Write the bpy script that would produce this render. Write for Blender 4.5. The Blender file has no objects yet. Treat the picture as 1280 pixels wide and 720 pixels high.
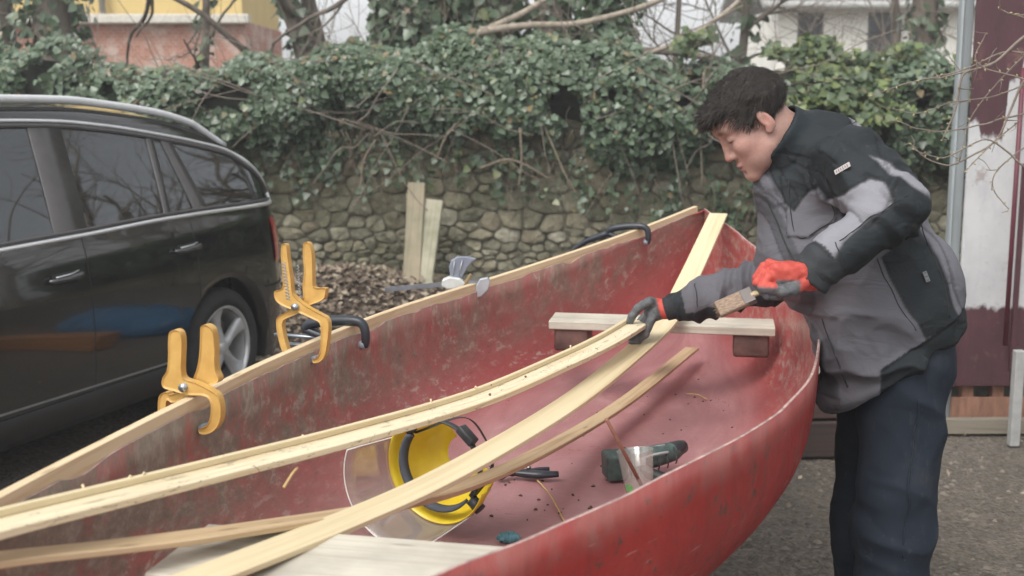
import bpy, bmesh, math, random
import numpy as np
from mathutils import Vector, Matrix

C = bpy.context.scene.collection
RNG = np.random.default_rng(7)
random.seed(7)
# ---------------------------------------------------------------- measuring rays (positions measured off the photo)
CAM_H, FPX = 1.62, 1500.0
PITCH = math.atan(240 / FPX)
_c, _s = math.cos(PITCH), math.sin(PITCH)
def ray(px, py):
    u = (px - 640) / FPX; v = (py - 360) / FPX
    return np.array([u, _c - v * _s, -_s - v * _c])
def PZ(px, py, z):
    d = ray(px, py); return np.array([0, 0, CAM_H]) + d * ((z - CAM_H) / d[2])
def PY(px, py, Y):
    d = ray(px, py); return np.array([0, 0, CAM_H]) + d * (Y / d[1])
# ---------------------------------------------------------------- tags and objects
def tag(o, label=None, cat=None, group=None, kind=None):
    if label: o['label'] = label
    if cat: o['category'] = cat
    if group: o['group'] = group
    if kind: o['kind'] = kind
    return o
def empty(name, loc, label, cat, group=None):
    o = bpy.data.objects.new(name, None); C.objects.link(o)
    o.location = [float(v) for v in loc]; o.empty_display_size = 0.1
    o['_w'] = [float(v) for v in loc]
    return tag(o, label, cat, group)
def wloc(o):
    return np.array(o['_w']) if o is not None else np.zeros(3)
def obj(name, verts, faces, mats, parent=None, loc=None, smooth=True, mi=None, uv=None, attrs=None):
    """verts are world coordinates; the origin is put at the parent's origin (or loc for a top-level mesh)."""
    verts = np.asarray(verts, dtype=np.float64).reshape(-1, 3)
    org = wloc(parent) if parent is not None else (np.zeros(3) if loc is None else np.array(loc, float))
    me = bpy.data.meshes.new(name)
    v = (verts - org)
    if isinstance(faces, np.ndarray):
        n, k = faces.shape
        me.vertices.add(len(v)); me.vertices.foreach_set('co', v.astype(np.float32).ravel())
        me.loops.add(n * k); me.loops.foreach_set('vertex_index', faces.astype(np.int32).ravel())
        me.polygons.add(n)
        me.polygons.foreach_set('loop_start', np.arange(0, n * k, k, dtype=np.int32))
        me.polygons.foreach_set('loop_total', np.full(n, k, dtype=np.int32))
        me.update(calc_edges=True); me.validate()
    else:
        me.from_pydata([tuple(p) for p in v], [], [tuple(int(i) for i in f) for f in faces])
        me.update()
    if not isinstance(mats, (list, tuple)): mats = [mats]
    for m in mats: me.materials.append(m)
    if mi is not None and len(mi) == len(me.polygons):
        me.polygons.foreach_set('material_index', np.asarray(mi, dtype=np.int32))
    me.polygons.foreach_set('use_smooth', np.full(len(me.polygons), bool(smooth)))
    if uv is not None:
        uv = np.asarray(uv, np.float32)
        lay = me.uv_layers.new(name='UVMap')
        idx = np.empty(len(me.loops), np.int32); me.loops.foreach_get('vertex_index', idx)
        lay.data.foreach_set('uv', uv[idx].ravel())
    if attrs:
        for k, a in attrs.items():
            a = np.asarray(a, np.float32)
            if a.ndim == 2:
                at = me.color_attributes.new(name=k, type='FLOAT_COLOR', domain='POINT')
                if a.shape[1] == 3: a = np.concatenate([a, np.ones((len(a), 1), np.float32)], 1)
                at.data.foreach_set('color', a.ravel())
            else:
                at = me.attributes.new(name=k, type='FLOAT', domain='POINT'); at.data.foreach_set('value', a)
    o = bpy.data.objects.new(name, me); C.objects.link(o)
    if parent is not None: o.parent = parent
    else: o.location = [float(x) for x in org]
    o['_w'] = [float(x) for x in org]
    return o
def bevel(o, w=0.003, seg=2, angle=40):
    m = o.modifiers.new('bevel', 'BEVEL'); m.width = w; m.segments = seg
    m.limit_method = 'ANGLE'; m.angle_limit = math.radians(angle); m.harden_normals = False
    return o
def copy_tree(o, parent=None):
    c = o.copy(); C.objects.link(c)
    if parent is not None: c.parent = parent
    for ch in list(o.children): copy_tree(ch, c)
    return c
class MB:
    """collects several shapes into one mesh"""
    def __init__(s): s.v = []; s.f = []; s.m = []
    def add(s, v, f, m=0):
        b = len(s.v); s.v += [tuple(p) for p in v]; s.f += [tuple(i + b for i in q) for q in f]; s.m += [m] * len(f)
        return s
    def build(s, name, mats, parent=None, loc=None, smooth=True):
        return obj(name, s.v, s.f, mats, parent, loc, smooth, mi=s.m)
def nrm(v):
    v = np.asarray(v, float); return v / (np.linalg.norm(v) + 1e-12)
def box(c, size, R=None):
    """c centre, size full extents, R 3x3 columns = axes"""
    c = np.asarray(c, float); h = np.asarray(size, float) / 2
    R = np.eye(3) if R is None else np.asarray(R, float)
    v = [c + R @ (h * np.array([x, y, z])) for x in (-1, 1) for y in (-1, 1) for z in (-1, 1)]
    f = [(0, 1, 3, 2), (4, 6, 7, 5), (0, 4, 5, 1), (2, 3, 7, 6), (0, 2, 6, 4), (1, 5, 7, 3)]
    return v, f
def axes(xdir, up=(0, 0, 1)):
    x = nrm(xdir); z = np.asarray(up, float); z = nrm(z - x * np.dot(z, x)); y = np.cross(z, x)
    return np.stack([x, y, z], 1)
def rotz(a):
    c, s = math.cos(a), math.sin(a); return np.array([[c, -s, 0], [s, c, 0], [0, 0, 1.0]])
def crspline(P, n, closed=False):
    P = np.asarray(P, float)
    if len(P) == 2: 
        t = np.linspace(0, 1, n)[:, None]; return P[0] * (1 - t) + P[1] * t
    Q = np.vstack([2 * P[0] - P[1], P, 2 * P[-1] - P[-2]])
    out = []
    T = np.linspace(0, len(P) - 1 - 1e-9, n)
    for t in T:
        i = int(t); u = t - i; a, b, c, d = Q[i], Q[i + 1], Q[i + 2], Q[i + 3]
        out.append(0.5 * ((2 * b) + (-a + c) * u + (2 * a - 5 * b + 4 * c - d) * u * u + (-a + 3 * b - 3 * c + d) * u ** 3))
    return np.array(out)
def tube(P, r, n=8, cap=True, flat=1.0, up=None):
    P = np.asarray(P, float); m = len(P)
    r = np.full(m, r) if np.isscalar(r) else np.asarray(r, float)
    if len(r) != m: r = np.interp(np.linspace(0, 1, m), np.linspace(0, 1, len(r)), r)
    T = np.gradient(P, axis=0); T /= (np.linalg.norm(T, axis=1)[:, None] + 1e-12)
    a = np.array([0, 0, 1.0]) if up is None else np.asarray(up, float)
    if up is None and abs(T[0] @ a) > 0.9: a = np.array([1.0, 0, 0])
    V = []; N = nrm(a - T[0] * (a @ T[0]))
    for i in range(m):
        N = nrm(N - T[i] * (N @ T[i])); B = np.cross(T[i], N)
        for k in range(n):
            an = 2 * math.pi * k / n
            V.append(P[i] + r[i] * (math.cos(an) * B + flat * math.sin(an) * N))
    F = []
    for i in range(m - 1):
        for k in range(n):
            k2 = (k + 1) % n
            F.append((i * n + k, i * n + k2, (i + 1) * n + k2, (i + 1) * n + k))
    if cap:
        F.append(tuple(range(n))[::-1]); F.append(tuple((m - 1) * n + k for k in range(n)))
    return V, F
def lathe(prof, n=32, org=(0, 0, 0), R=None, arc=None):
    """prof: (r, h) along axis = R[:,2]"""
    R = np.eye(3) if R is None else R; org = np.asarray(org, float)
    V = []; a0, a1 = arc if arc else (0, 2 * math.pi); full = arc is None
    cols = n if full else n + 1
    for (r, h) in prof:
        for k in range(cols):
            a = a0 + (a1 - a0) * k / n
            V.append(org + R @ np.array([r * math.cos(a), r * math.sin(a), h]))
    F = []
    for i in range(len(prof) - 1):
        for k in range(n if full else n):
            k2 = (k + 1) % cols
            F.append((i * cols + k, i * cols + k2, (i + 1) * cols + k2, (i + 1) * cols + k))
    return V, F
def ribbon(P, width, thick, n=60, roll=0.0, up=(0, 0, 1), ch=0.0012, resample=True):
    """a board of rectangular section bent along P; returns verts, faces, uv"""
    P = crspline(P, n) if resample else np.asarray(P, float); m = len(P)
    w = np.interp(np.linspace(0, 1, m), np.linspace(0, 1, len(np.atleast_1d(width))), np.atleast_1d(width)) if not np.isscalar(width) else np.full(m, width)
    rl = np.interp(np.linspace(0, 1, m), np.linspace(0, 1, len(np.atleast_1d(roll))), np.atleast_1d(roll))
    T = np.gradient(P, axis=0); T /= np.linalg.norm(T, axis=1)[:, None]
    L = np.concatenate([[0], np.cumsum(np.linalg.norm(np.diff(P, axis=0), axis=1))])
    V = []; UV = []
    for i in range(m):
        S = nrm(np.cross(T[i], np.asarray(up, float))); N = np.cross(S, T[i])
        cr, sr = math.cos(rl[i]), math.sin(rl[i]); S, N = S * cr + N * sr, N * cr - S * sr
        a, b = w[i] / 2, thick / 2; c = ch
        sec = [(-a, -b + c), (-a, b - c), (-a + c, b), (a - c, b), (a, b - c), (a, -b + c), (a - c, -b), (-a + c, -b)]
        vv = [0, thick, thick, thick + 2 * a, thick + 2 * a, 2 * thick + 2 * a, 2 * thick + 2 * a, 2 * thick + 4 * a]
        for (x, y), q in zip(sec, vv): V.append(P[i] + S * x + N * y); UV.append((L[i], q))
    F = []
    for i in range(m - 1):
        for k in range(8):
            k2 = (k + 1) % 8; F.append((i * 8 + k, (i + 1) * 8 + k, (i + 1) * 8 + k2, i * 8 + k2))
    F.append(tuple(range(8))); F.append(tuple((m - 1) * 8 + k for k in range(8))[::-1])
    return V, F, UV
def plate(poly, thick, org, ex, ey):
    """extrude a 2-D outline (list of (x,y)) lying in plane ex,ey by thick along ex x ey, centred"""
    ex, ey = nrm(ex), nrm(ey); ez = np.cross(ex, ey); org = np.asarray(org, float); n = len(poly)
    V = [org + ex * x + ey * y - ez * thick / 2 for x, y in poly] + [org + ex * x + ey * y + ez * thick / 2 for x, y in poly]
    F = [tuple(range(n))[::-1], tuple(range(n, 2 * n))] + [(i, (i + 1) % n, n + (i + 1) % n, n + i) for i in range(n)]
    return V, F
# ---------------------------------------------------------------- noise
_perm = np.random.default_rng(3).random((32, 32, 32)).astype(np.float32)
def vnoise(p):
    p = np.asarray(p, np.float32); i = np.floor(p).astype(int); f = p - i; f = f * f * (3 - 2 * f)
    r = 0
    for dx in (0, 1):
        for dy in (0, 1):
            for dz in (0, 1):
                w = (f[..., 0] if dx else 1 - f[..., 0]) * (f[..., 1] if dy else 1 - f[..., 1]) * (f[..., 2] if dz else 1 - f[..., 2])
                r = r + w * _perm[(i[..., 0] + dx) % 32, (i[..., 1] + dy) % 32, (i[..., 2] + dz) % 32]
    return r * 2 - 1
def fbm(p, o=3):
    p = np.asarray(p, float); r = 0; a = 1
    for k in range(o): r = r + a * vnoise(p * 2 ** k + 7.3 * k); a *= 0.5
    return r
def sstep(a, b, x):
    t = np.clip((x - a) / (b - a), 0, 1); return t * t * (3 - 2 * t)
# ---------------------------------------------------------------- implicit surfaces
def snet(f, lo, hi, h):
    lo = np.asarray(lo, float); hi = np.asarray(hi, float)
    n = np.ceil((hi - lo) / h).astype(int) + 1
    xs = [lo[k] + h * np.arange(n[k]) for k in range(3)]
    g = np.stack(np.meshgrid(*xs, indexing='ij'), -1).astype(np.float32)
    v = f(g).astype(np.float32); s = v < 0
    c = s[:-1, :-1, :-1].astype(np.int8)
    for a in ((1, 0, 0), (0, 1, 0), (0, 0, 1), (1, 1, 0), (1, 0, 1), (0, 1, 1), (1, 1, 1)):
        c = c + s[a[0]:n[0] - 1 + a[0], a[1]:n[1] - 1 + a[1], a[2]:n[2] - 1 + a[2]]
    act = np.argwhere((c > 0) & (c < 8)); idx = -np.ones(c.shape, np.int32); idx[tuple(act.T)] = np.arange(len(act))
    cor = [(x, y, z) for x in (0, 1) for y in (0, 1) for z in (0, 1)]
    val = np.stack([v[act[:, 0] + a, act[:, 1] + b, act[:, 2] + d] for a, b, d in cor], 1)
    acc = np.zeros((len(act), 3)); cnt = np.zeros(len(act))
    for i in range(8):
        for j in range(i + 1, 8):
            d = np.abs(np.array(cor[i]) - np.array(cor[j]))
            if d.sum() != 1: continue
            m = (val[:, i] < 0) != (val[:, j] < 0)
            t = val[:, i] / (val[:, i] - val[:, j] + 1e-12 * (~m))
            p = np.array(cor[i])[None] + t[:, None] * (np.array(cor[j]) - np.array(cor[i]))[None]
            acc[m] += p[m]; cnt[m] += 1
    V = lo + h * (act + acc / cnt[:, None])
    Q = []
    for ax in range(3):
        a = [slice(None)] * 3; b = [slice(None)] * 3; a[ax] = slice(0, -1); b[ax] = slice(1, None)
        s0, s1 = s[tuple(a)], s[tuple(b)]
        e = np.argwhere(s0 != s1); o1, o2 = [k for k in range(3) if k != ax]
        ok = (e[:, o1] > 0) & (e[:, o2] > 0) & (e[:, o1] < n[o1] - 1) & (e[:, o2] < n[o2] - 1); e = e[ok]
        def cell(d1, d2):
            q = e.copy(); q[:, o1] -= d1; q[:, o2] -= d2; return idx[tuple(q.T)]
        quad = np.stack([cell(1, 1), cell(0, 1), cell(0, 0), cell(1, 0)], 1)
        flip = s0[tuple(e.T)]
        if ax == 1: flip = ~flip
        quad[~flip] = quad[~flip][:, ::-1]
        Q.append(quad)
    Q = np.concatenate(Q); Q = Q[(Q >= 0).all(1)]
    return V, Q
def vnormals(V, Q):
    a = np.cross(V[Q[:, 2]] - V[Q[:, 0]], V[Q[:, 3]] - V[Q[:, 1]]); N = np.zeros_like(V)
    for k in range(4): np.add.at(N, Q[:, k], a)
    return N / (np.linalg.norm(N, axis=1)[:, None] + 1e-12)
def relax(V, Q, it=2, l=0.5):
    for _ in range(it):
        A = np.zeros_like(V); c = np.zeros(len(V))
        for k in range(4):
            a, b = Q[:, k], Q[:, (k + 1) % 4]
            np.add.at(A, a, V[b]); np.add.at(A, b, V[a]); np.add.at(c, a, 1); np.add.at(c, b, 1)
        V = V * (1 - l) + l * A / np.maximum(c, 1)[:, None]
    return V
def cap(g, a, b, r1, r2, sc=None):
    a = np.asarray(a, np.float32); b = np.asarray(b, np.float32); d = b - a
    p = g - a; h = np.clip((p @ d) / max(float(d @ d), 1e-9), 0, 1)
    q = p - h[..., None] * d
    if sc is not None:   # sc = (axis, factor): squash distance along an axis
        ax = np.asarray(sc[0], np.float32); q = q + (q @ ax)[..., None] * ax * (1 / sc[1] - 1)
    return np.sqrt((q * q).sum(-1)) - (r1 + h * (r2 - r1))
def ell(g, c, r, R=None):
    p = g - np.asarray(c, np.float32)
    if R is not None: p = p @ np.asarray(R, np.float32)
    r = np.asarray(r, np.float32)
    k0 = np.sqrt(((p / r) ** 2).sum(-1)); k1 = np.sqrt(((p / r ** 2) ** 2).sum(-1)) + 1e-9
    return k0 * (k0 - 1) / k1
def smin(a, b, k):
    h = np.clip(0.5 + 0.5 * (b - a) / k, 0, 1); return b * (1 - h) + a * h - k * h * (1 - h)
def smax(a, b, k): return -smin(-a, -b, k)
def inpoly(P, poly):
    x, y = P[:, 0], P[:, 1]; r = np.zeros(len(P), bool); n = len(poly)
    for i in range(n):
        x1, y1 = poly[i]; x2, y2 = poly[(i + 1) % n]
        c = ((y1 > y) != (y2 > y)) & (x < (x2 - x1) * (y - y1) / (y2 - y1 + 1e-12) + x1); r ^= c
    return r
# ---------------------------------------------------------------- materials
class NT:
    def __init__(s, name):
        s.m = bpy.data.materials.new(name); s.m.use_nodes = True; s.t = s.m.node_tree; s.n = s.t.nodes; s.l = s.t.links
        s.b = s.n['Principled BSDF']; s.out = s.n['Material Output']
    def node(s, typ, **kw):
        n = s.n.new(typ)
        for k, v in kw.items():
            if hasattr(n, k): setattr(n, k, v)
            else: n.inputs[k.replace('_', ' ')].default_value = v
        return n
    def set(s, sock, v):
        i = s.b.inputs[sock]
        if isinstance(v, bpy.types.NodeSocket): s.l.new(v, i)
        else: i.default_value = (*v, 1) if isinstance(v, (tuple, list)) and len(v) == 3 else v
    def coord(s, kind='Object', scale=(1, 1, 1), rot=(0, 0, 0)):
        t = s.node('ShaderNodeTexCoord'); m = s.node('ShaderNodeMapping'); m.inputs['Scale'].default_value = scale; m.inputs['Rotation'].default_value = rot
        s.l.new(t.outputs[kind], m.inputs[0]); return m.outputs[0]
    def noise(s, co, scale=5, detail=4, rough=0.55, dist=0.0):
        n = s.node('ShaderNodeTexNoise'); n.inputs['Scale'].default_value = scale; n.inputs['Detail'].default_value = detail
        n.inputs['Roughness'].default_value = rough; n.inputs['Distortion'].default_value = dist; s.l.new(co, n.inputs['Vector']); return n.outputs['Fac']
    def ramp(s, f, stops):
        r = s.node('ShaderNodeValToRGB'); e = r.color_ramp.elements
        while len(e) < len(stops): e.new(0.5)
        for k, (p, c) in enumerate(stops):
            e[k].position = p; e[k].color = (*c, 1) if len(c) == 3 else c
        s.l.new(f, r.inputs[0]); return r.outputs['Color']
    def mr(s, f, a, b, c=0.0, d=1.0, smooth=False):
        r = s.node('ShaderNodeMapRange'); r.inputs[1].default_value = a; r.inputs[2].default_value = b; r.inputs[3].default_value = c; r.inputs[4].default_value = d
        if smooth: r.interpolation_type = 'SMOOTHSTEP'
        s.l.new(f, r.inputs[0]); return r.outputs[0]
    def mix(s, f, a, b, mode='MIX'):
        m = s.node('ShaderNodeMix'); m.data_type = 'RGBA'; m.blend_type = mode
        for k, v in ((0, f), (6, a), (7, b)):
            if isinstance(v, bpy.types.NodeSocket): s.l.new(v, m.inputs[k])
            else: m.inputs[k].default_value = (*v, 1) if isinstance(v, (tuple, list)) and len(v) == 3 else v
        return m.outputs[2]
    def math(s, op, a, b=0.0):
        m = s.node('ShaderNodeMath'); m.operation = op
        for k, v in ((0, a), (1, b)):
            if isinstance(v, bpy.types.NodeSocket): s.l.new(v, m.inputs[k])
            else: m.inputs[k].default_value = v
        m.use_clamp = False; return m.outputs[0]
    def attr(s, name):
        a = s.node('ShaderNodeAttribute'); a.attribute_name = name; return a
    def bump(s, h, strength=0.3, dist=0.01):
        b = s.node('ShaderNodeBump'); b.inputs['Strength'].default_value = strength; b.inputs['Distance'].default_value = dist
        s.l.new(h, b.inputs['Height']); s.l.new(b.outputs[0], s.b.inputs['Normal']); return b
    def island(s):
        g = s.node('ShaderNodeNewGeometry'); return g.outputs['Random Per Island']
def simple(name, col, rough=0.6, metal=0.0, var=0.15, scale=20, bump=0.0, bscale=80, spec=0.5, coat=0.0, coord='Object', stretch=(1, 1, 1)):
    t = NT(name); co = t.coord(coord, stretch)
    c2 = tuple(min(1, x * (1 - var)) for x in col); c1 = tuple(min(1, x * (1 + var)) for x in col)
    t.set('Base Color', t.ramp(t.noise(co, scale, 4), [(0.3, c2), (0.7, c1)]))
    t.set('Roughness', t.mr(t.noise(co, scale * 1.7, 3), 0.2, 0.8, max(0, rough - 0.08), min(1, rough + 0.08)))
    t.set('Metallic', metal); t.set('Specular IOR Level', spec); t.set('Coat Weight', coat)
    if bump: t.bump(t.noise(co, bscale, 4), bump, 0.004)
    return t.m
def wood(name, light, dark, rough=0.6, grain=1.0, knots=True, marks=0.0, grey=None):
    """grain runs along UV x"""
    t = NT(name); co = t.coord('UV', (1.6 * grain, 45, 1)); c3 = t.coord('UV', (9, 60, 1)); ck = t.coord('UV', (5.5, 22, 1))
    n1 = t.noise(co, 1.0, 6, 0.6, 0.6); n2 = t.noise(c3, 1.0, 3, 0.6)
    col = t.ramp(n1, [(0.3, dark), (0.5, tuple(l * .9 + d * .1 for l, d in zip(light, dark))), (0.75, light)])
    col = t.mix(t.mr(n2, 0.35, 0.7, 0.0, 0.22), col, dark)
    if knots:
        v = t.node('ShaderNodeTexVoronoi'); v.inputs['Scale'].default_value = 1.0; t.l.new(ck, v.inputs['Vector'])
        k = t.mr(v.outputs['Distance'], 0.05, 0.16, 1.0, 0.0, True)
        col = t.mix(t.math('MULTIPLY', k, 0.55), col, tuple(x * 0.45 for x in dark))
    if marks > 0:
        cm = t.coord('UV', (7, 30, 1)); q = t.noise(cm, 1.0, 2, 0.5, 1.5)
        line = t.mr(t.math('ABSOLUTE', t.math('SUBTRACT', q, 0.56)), 0.0, 0.012, 1.0, 0.0)
        col = t.mix(t.math('MULTIPLY', line, marks), col, (0.09, 0.07, 0.05))
    if grey:
        og = t.coord('Object', (1, 1, 1)); g = t.noise(og, 6, 5, 0.6)
        col = t.mix(t.mr(g, 0.4, 0.7, 0.0, 0.8), col, grey)
    t.set('Base Color', col); t.set('Roughness', rough); t.set('Specular IOR Level', 0.3)
    t.bump(n1, 0.15, 0.002)
    return t.m
def leafgeo(P, N, size, rng, shape='ivy', droop=0.4):
    """one leaf mesh per point; returns verts, tri faces (islands)"""
    n = len(P)
    if shape == 'ivy':
        base = np.array([(0, 0, 0), (-.5, .12, .03), (-.36, .55, .02), (0, 1.0, -.06), (.36, .55, .02), (.5, .12, .03), (0, .42, -.07)])
        tri = np.array([(0, 1, 6), (1, 2, 6), (2, 3, 6), (3, 4, 6), (4, 5, 6), (5, 0, 6)])
    else:
        base = np.array([(0, 0, 0), (-.3, .4, .05), (0, 1.0, 0), (.3, .4, .05), (0, .45, -.05)]); tri = np.array([(0, 1, 4), (1, 2, 4), (2, 3, 4), (3, 0, 4)])
    N = N + rng.normal(0, 0.45, (n, 3)); N /= np.linalg.norm(N, axis=1)[:, None]
    D = rng.normal(0, 0.6, (n, 3)) + np.array([0, 0, -droop]); D -= N * (D * N).sum(1)[:, None]; D /= np.linalg.norm(D, axis=1)[:, None] + 1e-9
    S = np.cross(D, N)
    sz = (size * rng.uniform(0.4, 1.45, n))[:, None, None]
    V = P[:, None, :] + sz * (base[None, :, 0:1] * S[:, None] + base[None, :, 1:2] * D[:, None] + base[None, :, 2:3] * N[:, None])
    F = tri[None] + (np.arange(n) * len(base))[:, None, None]
    return V.reshape(-1, 3), F.reshape(-1, 3)
def pchip(x, y, q):
    x = np.asarray(x, float); y = np.asarray(y, float); h = np.diff(x); d = np.diff(y) / h
    m = np.zeros(len(x)); m[0] = d[0]; m[-1] = d[-1]
    for i in range(1, len(x) - 1):
        if d[i - 1] * d[i] > 0:
            w1, w2 = 2 * h[i] + h[i - 1], h[i] + 2 * h[i - 1]; m[i] = (w1 + w2) / (w1 / d[i - 1] + w2 / d[i])
    q = np.clip(np.asarray(q, float), x[0], x[-1]); i = np.clip(np.searchsorted(x, q) - 1, 0, len(h) - 1); t = (q - x[i]) / h[i]
    return (2*t**3-3*t**2+1)*y[i] + (t**3-2*t**2+t)*h[i]*m[i] + (-2*t**3+3*t**2)*y[i+1] + (t**3-t**2)*h[i]*m[i+1]
# ================================================================ camera, light
sc = bpy.context.scene
cam_d = bpy.data.cameras.new('camera'); cam = bpy.data.objects.new('camera', cam_d); C.objects.link(cam); sc.camera = cam
cam.location = (0, 0, CAM_H); cam.rotation_euler = (math.pi / 2 - PITCH, 0, 0)
cam_d.sensor_width = 36; cam_d.lens = FPX / 1280 * 36; cam_d.clip_start = 0.05; cam_d.clip_end = 2000
cam_d.dof.use_dof = True; cam_d.dof.focus_distance = 3.0; cam_d.dof.aperture_fstop = 4.5
SUN_EL, SUN_AZ = math.radians(52), math.radians(215)      # azimuth clockwise from +Y: high, behind the camera to the left
w = bpy.data.worlds.new('World'); sc.world = w; w.use_nodes = True
wt = w.node_tree; bg = wt.nodes['Background']
sky = wt.nodes.new('ShaderNodeTexSky'); sky.sky_type = 'NISHITA'; sky.sun_disc = False
sky.sun_elevation = SUN_EL; sky.sun_rotation = SUN_AZ; sky.air_density = 1.0; sky.dust_density = 2.5; sky.ozone_density = 1.0
hs = wt.nodes.new('ShaderNodeHueSaturation'); hs.inputs['Saturation'].default_value = 0.12
wt.links.new(sky.outputs[0], hs.inputs['Color']); wt.links.new(hs.outputs[0], bg.inputs[0]); bg.inputs[1].default_value = 0.15
sun_d = bpy.data.lights.new('sun', 'SUN'); sun_d.energy = 0.8; sun_d.angle = math.radians(30); sun_d.color = (1, 0.96, 0.9)
sun = bpy.data.objects.new('sun', sun_d); C.objects.link(sun); sun.location = (-3, -4, 8)
sdir = Vector((math.sin(SUN_AZ) * math.cos(SUN_EL), math.cos(SUN_AZ) * math.cos(SUN_EL), math.sin(SUN_EL)))
sun.rotation_euler = sdir.to_track_quat('Z', 'Y').to_euler()
vs = sc.view_settings; vs.view_transform = 'Standard'; vs.look = 'None'; vs.exposure = 0.97; vs.gamma = 1.0; vs.use_curve_mapping = False
sc.render.engine = 'CYCLES'; sc.cycles.max_bounces = 6; sc.cycles.transparent_max_bounces = 12
sc.cycles.use_denoising = True

# ================================================================ ground
def gravel_mat():
    t = NT('gravel_earth'); co = t.coord('Object')
    n = t.noise(co, 0.9, 5, .6); f = t.noise(co, 38, 4, .7)
    v = t.node('ShaderNodeTexVoronoi'); v.inputs['Scale'].default_value = 55; t.l.new(co, v.inputs['Vector'])
    a = t.ramp(f, [(.3, (.075, .064, .052)), (.5, (.16, .136, .11)), (.72, (.30, .26, .215))])
    b = t.mix(t.mr(v.outputs['Color'], .3, .8, 0, .5), a, (.19, .18, .165))
    c = t.mix(t.mr(n, .4, .65, 0, .55), b, (.10, .088, .07)); c = t.mix(t.mr(t.noise(co, 7, 5, .7), .5, .68, 0, .5), c, (.24, .205, .16))
    t.set('Base Color', c); t.set('Roughness', .95); t.set('Specular IOR Level', .15)
    t.bump(t.math('ADD', f, v.outputs['Distance']), .8, .02); return t.m
M_ground = gravel_mat()
n = 90; gx = np.concatenate([[-300, -60, -20], np.linspace(-8, 9, n), [20, 60, 300]]); gy = np.concatenate([[-60, -15], np.linspace(-3, 14, n), [30, 80, 400]])
X, Y = np.meshgrid(gx, gy, indexing='ij'); Zg = 0.012 * fbm(np.stack([X * 1.7, Y * 1.7, X * 0], -1), 3) * (np.abs(X) < 15) * (np.abs(Y) < 20)
def gz(x, y): return float(0.012 * fbm(np.array([x * 1.7, y * 1.7, 0.0]), 3))
idx = np.arange(X.size).reshape(X.shape)
Q = np.stack([idx[:-1, :-1], idx[1:, :-1], idx[1:, 1:], idx[:-1, 1:]], -1).reshape(-1, 4)
tag(obj('ground', np.stack([X, Y, Zg], -1).reshape(-1, 3), Q, M_ground), 'grey brown gravel and earth yard', None, None, 'structure')

# loose pebbles and grit on the yard
def pebbles():
    r = np.random.default_rng(11); n = 16000
    x = r.uniform(.2, 4.2, n); y = r.uniform(2.4, 8.6, n)
    ico = [(0, 0, .6), (1, 0, 0), (.3, .95, 0), (-.8, .6, 0), (-.8, -.6, 0), (.3, -.95, 0)]
    base = np.array(ico); tri = np.array([(0, 1, 2), (0, 2, 3), (0, 3, 4), (0, 4, 5), (0, 5, 1)])
    sz = r.gamma(2.0, .0030, n) + .003; a = r.uniform(0, 6.28, n)
    ca, sa = np.cos(a)[:, None], np.sin(a)[:, None]
    bx = base[None, :, 0] * r.uniform(.6, 1.3, (n, 6)); by = base[None, :, 1] * r.uniform(.6, 1.3, (n, 6)); bz = base[None, :, 2] * np.ones((n, 6)) - .1
    zz = 0.012 * fbm(np.stack([x * 1.7, y * 1.7, x * 0], -1), 3)
    V = np.stack([x[:, None] + sz[:, None] * (bx * ca - by * sa), y[:, None] + sz[:, None] * (bx * sa + by * ca), zz[:, None] + sz[:, None] * bz], -1)
    F = (tri[None] + (np.arange(n) * 6)[:, None, None]).reshape(-1, 3)
    t = NT('pebble'); t.set('Base Color', t.ramp(t.island(), [(0, (.07, .058, .046)), (.6, (.14, .118, .095)), (1, (.22, .19, .155))])); t.set('Roughness', .9)
    tag(obj('gravel', V.reshape(-1, 3), F, t.m, smooth=False), 'loose grit and small pebbles on the yard', 'gravel', None, 'stuff')
pebbles()
def litter(name, x0, x1, y0, y1, n, hfun, size, cols, label, seed=5):
    r = np.random.default_rng(seed); x = r.uniform(x0, x1, n); y = r.uniform(y0, y1, n); z = np.array([hfun(a, b) for a, b in zip(x, y)]) + r.uniform(0, .03, n)
    k = z > -0.5
    P = np.stack([x, y, z], -1)[k]; N = np.tile([0, -.2, 1.0], (len(P), 1))
    V, F = leafgeo(P, N, size, r, 'oval', 0.0)
    t = NT(name + '_mat'); t.set('Base Color', t.ramp(t.island(), cols)); t.set('Roughness', .85)
    return tag(obj(name, V, F, t.m, smooth=False), label, 'leaf litter', None, 'stuff')
browns = [(0, (.10, .075, .055)), (.4, (.21, .16, .115)), (.75, (.31, .25, .185)), (1, (.45, .39, .3))]
def mound(x, y):
    return max(gz(x, y), .42 * math.exp(-((x + 1.15) / .95) ** 2 - ((y - 8.45) / .6) ** 2) - .02)
litter('leaf_litter', -2.4, .6, 7.2, 8.95, 9000, mound, .05, browns, 'heaped brown dead leaves at the foot of the wall')
litter('leaf_litter', -1.2, 4.5, 4.5, 9.0, 900, gz, .03, browns, 'scattered dead leaves and chips on the yard', 8)
# earth body under the leaf heap
gxm = np.linspace(-3, 1.0, 40); gym = np.linspace(7.0, 9.2, 26); X, Y = np.meshgrid(gxm, gym, indexing='ij')
Zm = .42 * np.exp(-((X + 1.15) / .95) ** 2 - ((Y - 8.45) / .6) ** 2) - .03; idx = np.arange(X.size).reshape(X.shape)
tag(obj('earth_mound', np.stack([X, Y, Zm], -1).reshape(-1, 3), np.stack([idx[:-1, :-1], idx[1:, :-1], idx[1:, 1:], idx[:-1, 1:]], -1).reshape(-1, 4), simple('dark_earth', (.08, .06, .045), .95, var=.4, scale=30)), 'earth heap under the leaves', None, None, 'structure')

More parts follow.
